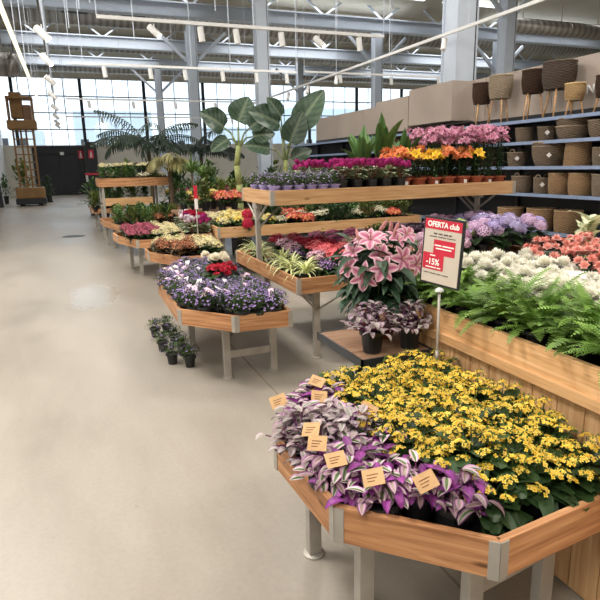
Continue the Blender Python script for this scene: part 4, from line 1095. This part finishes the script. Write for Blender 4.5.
# mixed stall between the aisle tables and the plank-sided table
t7 = display_table('display_table', 'low narrow wooden tray table of tall cyclamens by the plank-sided table',
    [(1.54, 9.35), (1.46, 8.0), (1.84, 8.0), (1.9, 9.35)], .68, [(1.58, 8.3), (1.78, 8.3), (1.72, 9.2)], [], (1.8, 9.0))
for i, (kd, w, x, y_, z) in enumerate([('white', 'white', 1.56, 7.85, .56), ('magenta', 'magenta', 1.70, 7.88, .56), ('magenta', 'magenta', 1.80, 8.1, .56), ('white', 'white', 1.56, 8.1, .56), ('red', 'red', 1.76, 8.35, .56), ('magenta', 'magenta', 1.62, 8.6, .56), ('red', 'red', 1.76, 8.85, .56), ('white', 'white', 1.66, 9.1, .56)]):
    place(CYC[kd][0], 'potted_cyclamen', f'{w} cyclamen behind the bronze flowers, {ORD[i]} from the aisle', 'potted plant', (x + .02, y_ + .25, z), None, 1.35, 'cyclamens behind the bronze flowers')
sg2 = thing('price_sign_pole', 'thin grey pole with red and white tag between the middle tables', 'sign', (1.5, 7.32, 0))
tube('pole', M_galv, (0, 0, .5), (0, 0, 1.22), .008, sg2)
box('red_tag', M_red, (-.022, -.012, 1.22), (.022, -.006, 1.38), sg2); box('white_tag', M_tagw, (-.022, -.012, 1.08), (.022, -.006, 1.21), sg2)
box('pole_base', M_galv, (-.05, -.05, .49), (.05, .05, .5), sg2)
# raised plants in the middle distance: a long bench
bn = thing('plant_bench', 'long dark bench crowded with potted plants in the middle distance', 'bench', (3.0, 12.5, 0))
box('bench_top', M_ply, (-.85, -2.0, .74), (2.3, 2.0, .78), bn)
for x in (-.8, 2.2):
    for y_ in (-1.9, 1.9): box('leg', M_dark, (x - .03, y_ - .03, 0), (x + .03, y_ + .03, .74), bn)
box('bench_front', M_wood, (-.85, -2.03, .66), (2.3, -2.0, .82), bn)
def kb(x, y_):
    q = R.random()
    if q < .3: return (BUSH, 'dark green')
    if q < .5: return (GRASSY, 'grassy green')
    if q < .54: return (DOME['coral'], 'coral')
    if q < .6: return (DOME['poinsettia'], 'red')
    if q < .72: return (BUSH, 'leafy green')
    if q < .84: return (DOME['primrose'], 'yellow')
    if q < .92: return (CYC['magenta'], 'magenta')
    return (DOME['white'], 'white')
fill(kb, 'potted_plant', 2.3, 5.2, 10.65, 14.4, .34, .5, .78, 1.5, lambda w, a, b: f'{w} potted plant on the long bench, {a} row from its front, {b} from aisle', '% plants on the long bench')
for i, (kd, w, x, y_, z, s) in enumerate([(DOME['poinsettia'], 'pink-red poinsettia', 2.42, 9.62, .96, 1.4), (DOME['poinsettia'], 'pink-red poinsettia', 2.66, 9.7, .96, 1.3), (BUSH[2:], 'yellow-green croton', 2.15, 9.7, .96, 1.5), (DOME['primrose'], 'yellow-leafed croton', 2.35, 10.0, .96, 1.5),
                                          (DOME['coral'], 'coral flowered plant', 1.95, 9.62, .96, 1.2), (BUSH[:1], 'dark leafy plant', 1.76, 9.6, .96, 1.2)]):
    place(kd[0], 'potted_plant', f'{w} raised behind the primroses, {ORD[i]} in the group', 'potted plant', (x, y_, z - .08), None, s, 'bright plants raised behind the primroses')
rs = thing('plinth', 'dark wooden plinth lifting the bright plants behind the primroses', 'stand', (2.3, 9.85, 0)); box('plinth_top', M_ply, (-.65, -.42, .84), (.5, .45, .88), rs)
for x in (-.6, .45):
    for y_ in (-.37, .4): box('leg', M_dark, (x - .02, y_ - .02, 0), (x + .02, y_ + .02, .84), rs)
# dracaena tufts
for i, (x, y_, z) in enumerate([(2.25, 11.2, 1.45), (2.6, 11.9, 1.35), (3.9, 10.9, 1.2), (4.4, 11.2, 1.25)]):
    o = place(GRASSY[0], 'potted_dracaena', ['spiky green tuft on a slim stem beside the drooping palm', 'second spiky tuft standing behind the first', 'spiky green tuft behind the mauve campanulas', 'spiky tuft beside the tallest large-leaved plant'][i], 'potted plant', (x, y_, z - .1), None, 1.45)
    for ch in list(o.children):
        if ch.name.startswith('pot'): ch.location.z = -(z - .1 - .78) / 1.45 + .0
    tube('stem', M_bark, (0, 0, -(z - .1 - .78) / 1.45 + .08), (0, 0, .11), .012, o)

# large-leaved plants (elephant ears)
def big_leaf(g, p, d, n, L, W, c0, c1, bend=.5, r=None):
    # wide paddle with deeply scalloped ribs
    def cf(t, u):
        k = .5 + .5 * math.sin(t * 38 - abs(u) * 9); return mixc(mixc(c0, c1, k * .5), H('a8b494'), .35 if abs(u) < .08 else 0)
    leaf(g, p, d, n, L, W, 26, bend, col=cf, cup=.22, base=.55, peak=.3, ac=10, wave=.10)
def elephant_ear(name, label, loc, trunk_h, leaves, seed, tr=.06):
    o = thing(name, label, 'tall plant', loc); r = random.Random(seed)
    g = G(); g_lathe(g, [(.13, 0), (.18, .28), (.19, .28), (.19, .31), (.17, .31), (.0, .29)], 20); ob('pot', g.mesh('pot', M_pot), o)
    g = G(); P = [(0, 0, .28)] + [(r.uniform(-.03, .03), r.uniform(-.03, .03), .28 + trunk_h * (i + 1) / 5) for i in range(5)]
    g_path(g, P, [tr * 1.1, tr, tr * .95, tr, tr * .9, tr * .75], 10); ob('trunk', g.mesh('trunk', M_trunk, True), o)
    top = Vector(P[-1])
    for (dx, dz, ln, L, W, ang) in leaves:
        e = top + Vector((dx, r.uniform(-.15, .15), dz)); mid_ = top.lerp(e, .5) + Vector((0, 0, .06))
        s = G(); g_path(s, [top + Vector((0, 0, -.05)), mid_, e], [.022, .016, .012], 7, H('7d8a5c'))
        st = ob('stalk', s.mesh('stalk', M_leaf, True), o)
        lf = G(); sg_ = 1 if dx >= 0 else -1
        d = Vector((math.cos(ang), -.25, math.sin(ang)))
        big_leaf(lf, e, d, (-.2 * sg_ * 0 - .15, -1, .55), L, W, jit(H('2f4436'), r), jit(H('62785f'), r), .5, r)
        ob('leaf_blade', lf.mesh('leaf_blade', M_leaf, True), o)
    return o
elephant_ear('elephant_ear_plant', 'large-leaved plant with thick green trunk behind the mauve campanulas', (2.86, 10.05, 0), 1.68,
    [(-.22, .32, 0, .5, .48, 2.5), (.05, .42, 0, .48, .5, 1.2), (.25, .15, 0, .42, .34, .25), (-.15, .12, 0, .4, .3, 3.6), (.2, .3, 0, .42, .34, .7)], 5)
elephant_ear('elephant_ear_plant', 'tallest large-leaved plant rising above the magenta cyclamens', (3.70, 9.85, 0), 1.42,
    [(-.12, .62, 0, .62, .5, 2.7), (.22, .55, 0, .85, .5, 1.0), (.05, .3, 0, .6, .45, 1.2), (-.25, .2, 0, .5, .36, 2.9), (.15, .02, 0, .42, .3, .5), (-.1, .75, 0, .4, .3, 2.2)], 6, .05)

# palms
def palm(name, label, loc, fronds, seed, c0, c1, stem_h, leaflets=26, ll=.34, droop=1.9):
    o = thing(name, label, 'palm', loc); r = random.Random(seed)
    g = G(); g_lathe(g, [(.15, 0), (.2, .3), (.21, .3), (.21, .34), (.18, .34), (.0, .32)], 18); ob('pot', g.mesh('pot', M_pot), o)
    g = G(); g_path(g, [(0, 0, .3), (.02, 0, .3 + stem_h * .5), (0, 0, .3 + stem_h)], [.06, .05, .045], 8); ob('trunk', g.mesh('trunk', M_bark), o)
    for (az, el, L, bend) in fronds:
        f = G(); d = Vector((math.cos(az) * math.cos(el), math.sin(az) * math.cos(el), math.sin(el))); p = Vector((0, 0, .28 + stem_h))
        side = d.cross(Vector((0, 0, 1))).normalized(); n_ = leaflets; prev = p.copy()
        for k in range(n_):
            t = k / n_; d = (Matrix.Rotation(-bend / n_, 3, side) @ d).normalized(); p = p + d * L / n_
            g_tube(f, prev, p, .010 * (1 - t * .7), .009 * (1 - t * .7), 4, mixc(c0, c1, .6), False); prev = p.copy()
            if t > .15:
                for s in (-1, 1):
                    dd = (side * s + d * .55 + Vector((0, 0, -.15))).normalized()
                    leaf(f, p, dd, (0, 0, 1), ll * math.sin(PI * min(1, t * .8 + .2)) ** .6 * r.uniform(.85, 1.1), .038, 5, droop * r.uniform(.6, 1.1), c0=jit(c0, r), c1=jit(c1, r), ac=1, base=.5, peak=.3)
        ob('frond', f.mesh('frond', M_leaf), o)
    return o
palm('potted_palm', 'large dark palm with drooping fronds behind the tall plant shelf', (1.95, 14.9, 0),
     [(3.3, .9, 1.5, 1.5), (2.6, 1.1, 1.5, 1.5), (3.8, 1.0, 1.45, 1.7), (4.4, .9, 1.3, 1.9), (.3, .9, 1.5, 1.3), (5.3, .9, 1.3, 1.8), (1.4, 1.0, 1.3, 1.4), (3.3, 1.3, 1.6, 1.2), (4.7, 1.25, 1.5, 1.6), (5.9, 1.2, 1.5, 1.4), (3.9, 1.25, 1.3, 2.3), (4.6, .7, 1.1, 2.0), (3.0, 1.1, 1.3, 2.3), (5.2, 1.3, 1.3, 2.4)], 7, H('1f2d22'), H('3f5240'), 1.75, 24, .46, 2.3)
palm('potted_palm', 'dark broad palm whose fronds droop above the croton plants', (3.3, 15.1, 0),
     [(3.0, 1.0, 1.3, 1.6), (0, .9, 1.3, 1.7), (4.7, 1.0, 1.3, 1.8), (5.5, .9, 1.3, 1.9), (3.9, 1.0, 1.3, 1.8), (1.2, 1.1, 1.2, 1.3), (5.0, 1.3, 1.4, 1.6), (4.4, 1.2, 1.3, 2.4), (5.4, 1.2, 1.3, 2.4), (.3, 1.2, 1.3, 2.2)], 8, H('151f1a'), H('2c3a32'), 1.6, 24, .48, 2.3)
palm('potted_palm', 'yellow-green weeping palm in front of the dark palms', (2.05, 12.6, 0),
     [(4.3, 1.0, .6, 2.2), (3.4, .9, .6, 2.1), (5.2, .9, .6, 2.2), (.2, .9, .6, 2.0), (2.4, 1.0, .55, 2.0), (4.8, 1.2, .6, 1.9)], 9, H('6d6a3e'), H('b3ab7a'), 1.45, 16, .4, 2.2)
# dense greenery behind the mauve campanulas and far left plants
for i, (x, y_, s) in enumerate([(3.3, 14.2, 2.6), (4.1, 14.2, 2.6), (4.9, 14.2, 2.6), (4.6, 13.3, 2.4), (3.7, 13.3, 2.4)]):
    place(GRASSY[1] if i % 2 else BUSH[0], 'foliage_plant', f'large dark foliage plant at the back of the bench, {ORD[i]} from the drooping palm', 'potted plant', (x, y_, .79), None, s * .8, 'large foliage plants at the back')
for i, (x, y_, s) in enumerate([(1.0, 19.6, 3.5), (.8, 22, 3.5), (2.2, 22, 5), (3.6, 20.4, 5), (5.2, 22.5, 5), (7, 20.5, 5)]):
    place(BUSH[i % 3], 'garden_shrub', f'distant shrub on the floor past the tall shelf, {ORD[i]} from the aisle', 'shrub', (x, y_, 0), None, s, 'distant shrubs')

# ------------------------------------------------------------------ building shell
def wallbox(name, mat, lo, hi, parent=None):
    o = box(name, mat, lo, hi, parent)
    if parent is None: o['kind'] = 'structure'
    return o
YB = 42; XL = -3.6; XR = 34; ZC = 9.9
wallbox('floor', M_floor, (XL, -6, -.1), (XR, YB, 0))
wallbox('wall_left', M_white, (XL - .2, -6, 0), (XL, YB, ZC))
wallbox('wall_right', M_cream, (XR, -6, 0), (XR + .2, YB, ZC))
wallbox('wall_back', M_cream, (XL, -6.2, 0), (XR, -6, ZC))
wallbox('ceiling', M_ceil, (XL, -6, ZC), (XR, YB + .3, ZC + .15))
wf = wallbox('wall_far', M_cream, (XL, YB, 0), (XR, YB + .2, 3.25))
wallbox('wall_far_head', M_cream, (XL, YB, 7.45), (XR, YB + .2, ZC))
# windows
wi = 0; x = -2.7
while x < XR - 1:
    x1 = min(x + 4.1, XR)
    w = thing(f'window_{wi+1}', f'x', 'window', (x, YB, 3.25)); del w['label']; del w['category']; w['kind'] = 'structure'
    box('pane', M_glass, (.05, .08, 0), (x1 - x, .09, 4.2), w)
    g = G(); W_ = x1 - x
    for kx in range(1, 4): g_box(g, (kx * W_ / 4 - .025, .04, 0), (kx * W_ / 4 + .025, .10, 4.2))
    for kz in (1.0, 2.05, 3.1): g_box(g, (0, .04, kz - .04), (W_, .10, kz + .04))
    ob('glazing_bars', g.mesh('glazing_bars', plain('aluminium', H('b8c6d0'), .4, .3)), w)
    box('mullion', M_dark, (-.1, -.02, 0), (.1, .14, 4.2), w)
    x += 4.1; wi += 1
# black doors in the far wall
dr = thing('door_1', 'x', 'd', (-1.95, YB - .12, 0)); del dr['label']; del dr['category']; dr['kind'] = 'structure'
box('door_frame', M_dark, (0, 0, 0), (3.2, .1, 3.2), dr)
box('door_leaf', M_black, (.15, -.06, 0), (1.5, 0, 2.6), dr); box('door_leaf', M_black, (1.56, -.06, 0), (2.9, 0, 2.6), dr)
box('door_head', M_black, (.1, -.05, 2.66), (3.0, 0, 3.15), dr)
wallbox('wall_far_lobby', M_black, (1.3, YB - 1.2, 0), (2.0, YB - .05, 3.4))
def safety(label, x, y_, z):
    o = thing('safety_sign', label, 'sign', (x, y_, z)); box('red_plate', M_red, (-.16, -.01, 0), (.16, 0, .55), o)
    g = G(); g_lathe(g, [(.0, -.05), (.05, 0), (0, .05)], 10, o=(0, -.02, .44)); g_box(g, (-.05, -.02, .2), (.05, -.011, .38)); g_box(g, (-.07, -.02, .06), (-.02, -.011, .2)); g_box(g, (.02, -.02, .06), (.07, -.011, .2))
    ob('white_figure', g.mesh('white_figure', M_white), o); return o
safety('red safety sign with white figure on the far door frame', 1.0, YB - .2, 2.35)
safety('red safety sign with white figure on the dark lobby wall', 1.62, YB - 1.22, 2.35)
rc = thing('service_counter', 'far red and white counter beside the black doors', 'counter', (1.7, 38, 0))
box('counter_body', M_black, (-.6, -.3, 0), (.9, .3, .9), rc); box('counter_top', M_red, (-.65, -.35, 1.3), (.95, .35, 1.42), rc); box('white_panel', M_white, (-.62, -.32, .9), (-.5, .3, 1.3), rc); box('white_panel', M_white, (.8, -.32, .9), (.92, .3, 1.3), rc)
wb = thing('waste_bin', 'dark green board bin standing before the black doors', 'bin', (-1.12, 33, 0))
box('bin_body', plain('dark_green', H('24322a'), .5), (-.27, -.2, .03), (.27, .2, 1.15), wb, .02); box('bin_frame', M_black, (-.31, -.23, 0), (.31, .23, .05), wb); box('bin_lid', M_black, (-.3, -.22, 1.15), (.3, .22, 1.2), wb, .01)
cam_box = tag(box('ceiling_sensor', M_white, (-.12, -.1, -.1), (.12, .1, .1), None, .03, (.2 - .35, YB - .3, 2.7)), 'small white box mounted above the black doors', 'sensor')
# exterior
ext = plain('pale_facade', H('cfdbe4'), .9, 0, .08, .1)
for i, (x, y_, w, d, h) in enumerate([(1.5, 75, 9, 8, 8.5), (14, 80, 12, 8, 7), (30, 78, 14, 8, 9.5), (-9, 72, 7, 6, 6)]):
    bl = thing('building', ['pale office block outside the far windows by the aisle', 'low pale building outside behind the palms', 'pale tall building outside at the far side', 'small pale building outside near the dark curtain'][i], 'building', (x, y_, 0))
    box('wall', ext, (0, 0, 0), (w, d, h), bl)
    for q in range(int(w // 2)):
        for lv in range(int(h // 3)): box('window_pane', M_dark, (q * 2 + .5, -.02, lv * 3 + 1), (q * 2 + 1.4, 0, lv * 3 + 2.2), bl)
struct('ground', (lambda g: (g_box(g, (-60, YB + .3, -.2), (120, 160, -.1)), g.mesh('ground', M_cream))[1])(G()))

# columns and beams
def column(x, y_, w, braces=True):
    c = thing('column', 'x', 'x', (x, y_, 0)); del c['label']; del c['category']; c['kind'] = 'structure'
    g = G(); t = w * .06
    g_box(g, (-w / 2, -w / 2, 0), (w / 2, -w / 2 + t, 8)); g_box(g, (-w / 2, w / 2 - t, 0), (w / 2, w / 2, 8)); g_box(g, (-w * .42, -w / 2 + t, 0), (w * .42, w / 2 - t, 8))
    ob('shaft', g.mesh('shaft', M_steelw), c)
    box('edge_strip', M_dark, (w * .36, -w / 2 - .01, 0), (w * .40, -w / 2, 8), c)
    if braces:
        for s in (-1, 1):
            g = G(); g_tube(g, (s * .1, 0, 6.2), (s * 1.6, 0, 7.6), .09, n=4); ob('brace', g.mesh('brace', M_steelw), c)
    return c
for x, y_, w in ((6.38, 8.52, .42), (5.13, 15.3, .33), (5.84, 27.4, .45), (14.1, 16.3, .42), (14.65, 26, .42), (22, 26, .42), (14.6, 36, .4), (5.9, 38, .4)): column(x, y_, w)
bi = 0
for y_ in (1, 9, 17, 25, 32, 38):
    z = 7.55 if y_ != 38 else 7.6
    g = G(); g_box(g, (XL, y_ - .2, z), (XR, y_ + .2, z + .05)); g_box(g, (XL, y_ - .2, z + .5), (XR, y_ + .2, z + .55)); g_box(g, (XL, y_ - .05, z + .05), (XR, y_ + .05, z + .5))
    struct('ceiling_beam', g.mesh('ceiling_beam', M_steelw))
    g = G()
    for k in range(int((XR - XL) / 3)):
        a = XL + 3 * k; g_tube(g, (a, y_, z + .5), (a + 1.5, y_, z + 1.6), .05, n=4); g_tube(g, (a + 1.5, y_, z + 1.6), (a + 3, y_, z + .5), .05, n=4)
    g_box(g, (XL, y_ - .07, z + 1.55), (XR, y_ + .07, z + 1.7))
    struct('ceiling_truss', g.mesh('ceiling_truss', M_steelw))
# sloping roof sheets between the beams (sawtooth), with pale skylights on the right
for y_ in (-5, 3, 11, 19, 27, 33.5):
    g = G(); d = 6.8 if y_ < 30 else 6
    g.add([(XL, y_, 9.75), (XR, y_, 9.75), (XR, y_ + d, 8.5), (XL, y_ + d, 8.5), (XL, y_, 9.8), (XR, y_, 9.8), (XR, y_ + d, 8.55), (XL, y_ + d, 8.55)], [(0, 1, 2, 3), (7, 6, 5, 4), (0, 4, 5, 1), (2, 6, 7, 3), (1, 5, 6, 2), (3, 7, 4, 0)], GREY)
    struct('ceiling_sheet', g.mesh('ceiling_sheet', M_ceil))
M_sky = emit('skylight', (.93, .97, 1), 2.2)
for x, y_ in ((12, 23.5), (17, 23.5), (13, 29.5), (20, 29.5), (26, 29.5)):
    g = G(); zz = 9.75 - 1.25 * ((y_ - (19 if y_ < 27 else 27)) / 6.8)
    g_box(g, (x, y_, zz - .12), (x + 4, y_ + .9, zz - .08)); struct('ceiling_skylight', g.mesh('ceiling_skylight', M_sky))
# ducts
def duct(label, P, r_, vents=()):
    o = thing('air_duct', label, 'duct', P[0]); g = G(); q = [Vector(p) - Vector(P[0]) for p in P]
    me = None
    for i in range(len(q) - 1):
        L = (q[i + 1] - q[i]).length; gg = G(); n_ = 24
        g_tube(gg, (0, 0, 0), (L, 0, 0), r_, n=n_)
        for k in range(int(L / 1.5)): g_tube(gg, (k * 1.5, 0, 0), (k * 1.5 + .06, 0, 0), r_ * 1.03, n=n_)
        s = ob('duct_run', gg.mesh('duct_run', M_duct, True), o, q[i]); s.rotation_mode = 'QUATERNION'; s.rotation_quaternion = (q[i + 1] - q[i]).to_track_quat('X', 'Z')
        if i > 0: 
            e = G(); g_lathe(e, [(0, -r_)] + [(r_ * math.cos(t), r_ * math.sin(t)) for t in [-PI / 2 + PI * k / 10 for k in range(1, 10)]] + [(0, r_)], 20); ob('elbow', e.mesh('elbow', M_duct, True), o, q[i])
    if True:
        for k in range(6):
            q_ = q[1] * ((k + .5) / 6); tube('hanger', M_galv, q_ + Vector((0, 0, r_ * .9)), q_ + Vector((0, 0, ZC - P[0][2])), .02, o, n=5)
    for v in vents:
        p = Vector(v) - Vector(P[0]); box('vent_grille', M_black, (p.x - .5, p.y, p.z - .13), (p.x + .5, p.y + .05, p.z + .13), o)
    return o
duct('large spiral duct running across the hall nearest the camera', [(-3.4, 27.8, 8.15), (33, 27.8, 8.15)], .52, [(3.4, 27.25, 8.1), (1.0, 27.25, 8.1)])
duct('second spiral duct running across the hall behind the largest', [(-3.4, 33.8, 8.05), (33, 33.8, 8.05)], .36, [(1.8, 33.4, 8.0)])
duct('thin spiral duct crossing just before the far windows', [(-3.4, 39.6, 7.75), (33, 39.6, 7.75)], .28)
duct('grey elbow duct in the upper corner above the lift truck', [(-3.6, 24, 5.35), (-1.5, 24.0, 5.35), (-1.3, 24.0, 5.3)], .42)
duct('spiral duct over the basket shelving side', [(15, 17.6, 6.35), (26, 17.6, 6.35)], .26)
duct('bent duct at the top corner above the LED tube', [(-3.4, 19.5, 7.3), (-1.2, 19.5, 7.3), (-.5, 21.5, 8.2)], .42)

# track lighting
def spot_head(parent, p, d, lit):
    p = Vector(p); d = Vector(d).normalized(); g = G(); g_tube(g, p - d * .1, p + d * .1, .045, n=14)
    s = ob('lamp_head', g.mesh('lamp_head', M_white), parent)
    g = G(); g_tube(g, p + d * .1005, p + d * .103, .036, n=14); ob('lens', g.mesh('lens', M_lens if lit else M_white), s)
    g = G(); g_tube(g, p, p + Vector((0, 0, .1)), .008, n=6); ob('lamp_arm', g.mesh('lamp_arm', M_white), s)
def track(label, a, b, spots, hang=None, lit=(), d=(.4, -.1, -.8), mat=None, w=.02):
    o = thing('track_light', label, 'track light', a); A = Vector(a); B = Vector(b) - A
    an = math.atan2(B.y, B.x); box('rail', mat or M_white, (0, -w, 0), (B.length, w, .045), o, 0, (0, 0, 0), (0, 0, an))
    for k, t in enumerate(spots): spot_head(o, B * t + Vector((0, 0, -.12)), d if k not in lit else (.5, -.35, -.55), k in lit)
    n_ = max(2, int(B.length / 2.2))
    for k in range(n_ + 1):
        q = B * (k / n_); g = G(); g_tube(g, q + Vector((0, 0, .045)), q + Vector((0, 0, (hang or 8.4) - A.z)), .007, n=5); ob('hanging_wire', g.mesh('hanging_wire', M_steelw), o)
    return o
track('black track of white spotlights running down the aisle', (-.09, 6.6, 3.3), (-.12, 24, 3.3), [(.07 + 0), .17, .29, .42, .57, .72, .85, .95], None, (0, 1), (.55, .2, -.45), M_dark, .012)
track('white cross rail of spotlights over the tall shelf side', (.6, 8.75, 3.6), (5.05, 8.75, 3.6), [.17, .32, .44, .60, .74, .9], None, (0, 4), (.12, 0, -1))
track('lower cross rail of spotlights in the second row', (.3, 12.5, 3.6), (5.0, 12.5, 3.6), [.13, .32, .47, .64, .8, .95], None, (), (.1, 0, -1))
track('third cross rail of small spotlights in front of the far windows', (.2, 18.5, 3.6), (6.5, 18.5, 3.6), [.1, .3, .5, .7, .9], None, (), (.1, 0, -1))
track('farthest cross rail of small spotlights', (.2, 24.5, 3.6), (9, 24.5, 3.6), [.15, .35, .55, .75, .95], None, (), (.1, 0, -1))
track('long diagonal-looking white rail above the basket shelving', (5.96, 5.4, 3.6), (5.96, 19.5, 3.6), [.21, .5, .62, .72], None, (), (-.3, -.2, -.9))
track('cross rail of spotlights over the palms', (5.9, 14.2, 3.9), (11, 14.2, 3.9), [.2, .5, .8], None, (), (.1, 0, -1))
lt = thing('led_tube_light', 'long warm glowing tube light hung over the aisle edge', 'light', (-.46, 7.0, 3.3))
g = G(); g_tube(g, (0, 0, 0), (0, 11.5, 0), .028, n=10); ob('glowing_tube', g.mesh('glowing_tube', M_led), lt)
for k in range(6): tube('hanging_wire', M_steelw, (0, .2 + k * 2.2, .03), (0, .2 + k * 2.2, 5.1), .006, lt, n=5)
for i, (x, y_) in enumerate([(.25, 9.2), (.42, 9.4), (.62, 10.2), (.5, 12.0), (1.4, 11.4), (2.6, 10.1), (3.4, 12.2), (4.4, 9.2), (5.0, 10.4)]):
    o = tag(tube('hanging_cable', M_steelw, (0, 0, 3.55 + (i % 3) * .3), (0, 0, 8.4), .007, None, n=5), f'thin hanging cable, {ORD[i]} from the aisle among the loose ones', 'cable', 'loose hanging cables'); o.location = (x, y_, 0)
hb = tag(box('junction_box', M_white, (-.09, -.2, 0), (.09, .2, .5), None, .01, (-.07, 6.9, 3.42)), 'white box at the near end of the black spotlight track', 'electrical box')

# lift truck at the far left
lf = thing('lift_truck', 'tall amber lift truck with lattice mast and raised cab by the dark curtain', 'lift truck', (-1.68, 30.5, 0))
box('chassis', M_yel, (-.62, -.6, .35), (.62, .6, .85), lf, .05); box('bumper', M_black, (-.66, -.66, .08), (.66, .6, .35), lf, .04)
for x in (-.4, .4):
    g = G(); g_tube(g, (x - .1, -.5, .16), (x + .1, -.5, .16), .16, n=16); ob('wheel', g.mesh('wheel', M_black), lf)
g = G()
for x in (-.42, -.1, .12, .42): g_box(g, (x - .04, -.25, .8), (x + .04, -.17, 3.6))
for z in range(8): g_box(g, (-.42, -.24, .95 + z * .35), (.42, -.18, 1.0 + z * .35))
ob('mast', g.mesh('mast', M_yel), lf)
pfm = box('platform', M_yel, (-.62, -.6, 3.5), (.62, .5, 3.9), lf, .04)
g = G()
for x in (-.52, .52):
    for y_ in (-.5, .4): g_box(g, (x - .03, y_ - .03, 3.9), (x + .03, y_ + .03, 4.9))
g_box(g, (-.56, -.55, 4.85), (.56, .45, 4.95)); ob('cab_frame', g.mesh('cab_frame', M_yel), lf)
box('cab_panel', M_yel, (-.42, -.3, 4.0), (.1, .3, 5.15), lf, .05); box('cab_seat', M_ply, (.1, -.3, 3.9), (.45, .2, 4.6), lf, .05)
tube('lifting_cable', M_dark, (0, 0, 4.95), (0, 0, 8.2), .02, lf, n=6)
cu_ = tag(box('curtain_panel', M_black, (-.25, -.3, 0), (.25, .3, 4.3), None, .02, (-3.15, 30.0, 0), (0, -.03, 0)), 'tall black leaning panel beside the lift truck', 'panel')
for i, (x, z, s) in enumerate([(-3.0, 0, 4), (-2.1, .0, 6), (-1.0, 0, 3.6)]):
    place(BUSH[(i + 1) % 3], 'potted_shrub', ['leafy plant between the black panel and lift truck', 'tallest leafy plant behind the lift truck mast', 'small leafy plant right of the lift truck'][i], 'potted plant', (x, 32.9, 0), None, (s * .6, s * .7, s), None)
# floor drain
dn = thing('floor_drain', 'small dark round drain cover set in the concrete aisle', 'drain', (0, 15.2, 0)); g = G(); g_lathe(g, [(.28, .0), (.28, .004), (0, .004)], 24); ob('cover', g.mesh('cover', M_dark), dn)
g = G(); g_lathe(g, [(.33, 0), (.33, .002), (.28, .003)], 24); ob('drain_ring', g.mesh('drain_ring', M_galv), dn)
# joint line in the floor
g = G(); g_box(g, (1.235, -2, .0002), (1.247, 6.5, .0012)); o = struct('floor_joint', g.mesh('floor_joint', plain('joint_sealant', H('85796b'), .8))); 

# ------------------------------------------------------------------ lights
def area(x, y_, z, sx, sy, p, c=(1, .95, .88)):
    l = bpy.data.lights.new('hall_light', 'AREA'); l.shape = 'RECTANGLE'; l.size = sx; l.size_y = sy; l.energy = p; l.color = c
    o = bpy.data.objects.new('hall_light', l); COL.objects.link(o); o.location = (x, y_, z); return o
for x, p_ in ((-2, 330), (5, 190), (12, 200)):
    for y_ in (-2, 4, 10): area(x, y_, 6.6 if x < 0 else 7.0, 1.8, 1.5, p_ * (.8 if y_ < 0 else 1.08))
for x in (2, 12, 24):
    for y_ in (17.2, 25.2, 31.2, 37): area(x, y_, 8.4, 7, 1.6, 150, (1, .97, .92))
w = bpy.data.worlds.new('world'); scene.world = w; w.use_nodes = True
bg = w.node_tree.nodes['Background']; bg.inputs[0].default_value = (.86, .93, 1, 1); bg.inputs[1].default_value = 2.0

# ------------------------------------------------------------------ camera
cam = bpy.data.cameras.new('camera'); co = bpy.data.objects.new('camera', cam); COL.objects.link(co); scene.camera = co
cam.sensor_width = 36; cam.lens = 565.29 / 600 * 36; cam.clip_end = 300; cam.clip_start = .05
rt = Vector((.92728257, -.37372883, -.02176668)); up = Vector((.10624267, .20696157, .97256332)); fw = Vector((.35897009, .90415356, -.2316178))
co.matrix_world = Matrix(((rt.x, up.x, -fw.x, 0), (rt.y, up.y, -fw.y, 0), (rt.z, up.z, -fw.z, 1.6), (0, 0, 0, 1)))
scene.view_settings.view_transform = 'Standard'
scene.view_settings.look = 'Medium Contrast'
scene.view_settings.exposure = .12
scene.cycles.max_bounces = 6
scene.cycles.transparent_max_bounces = 8
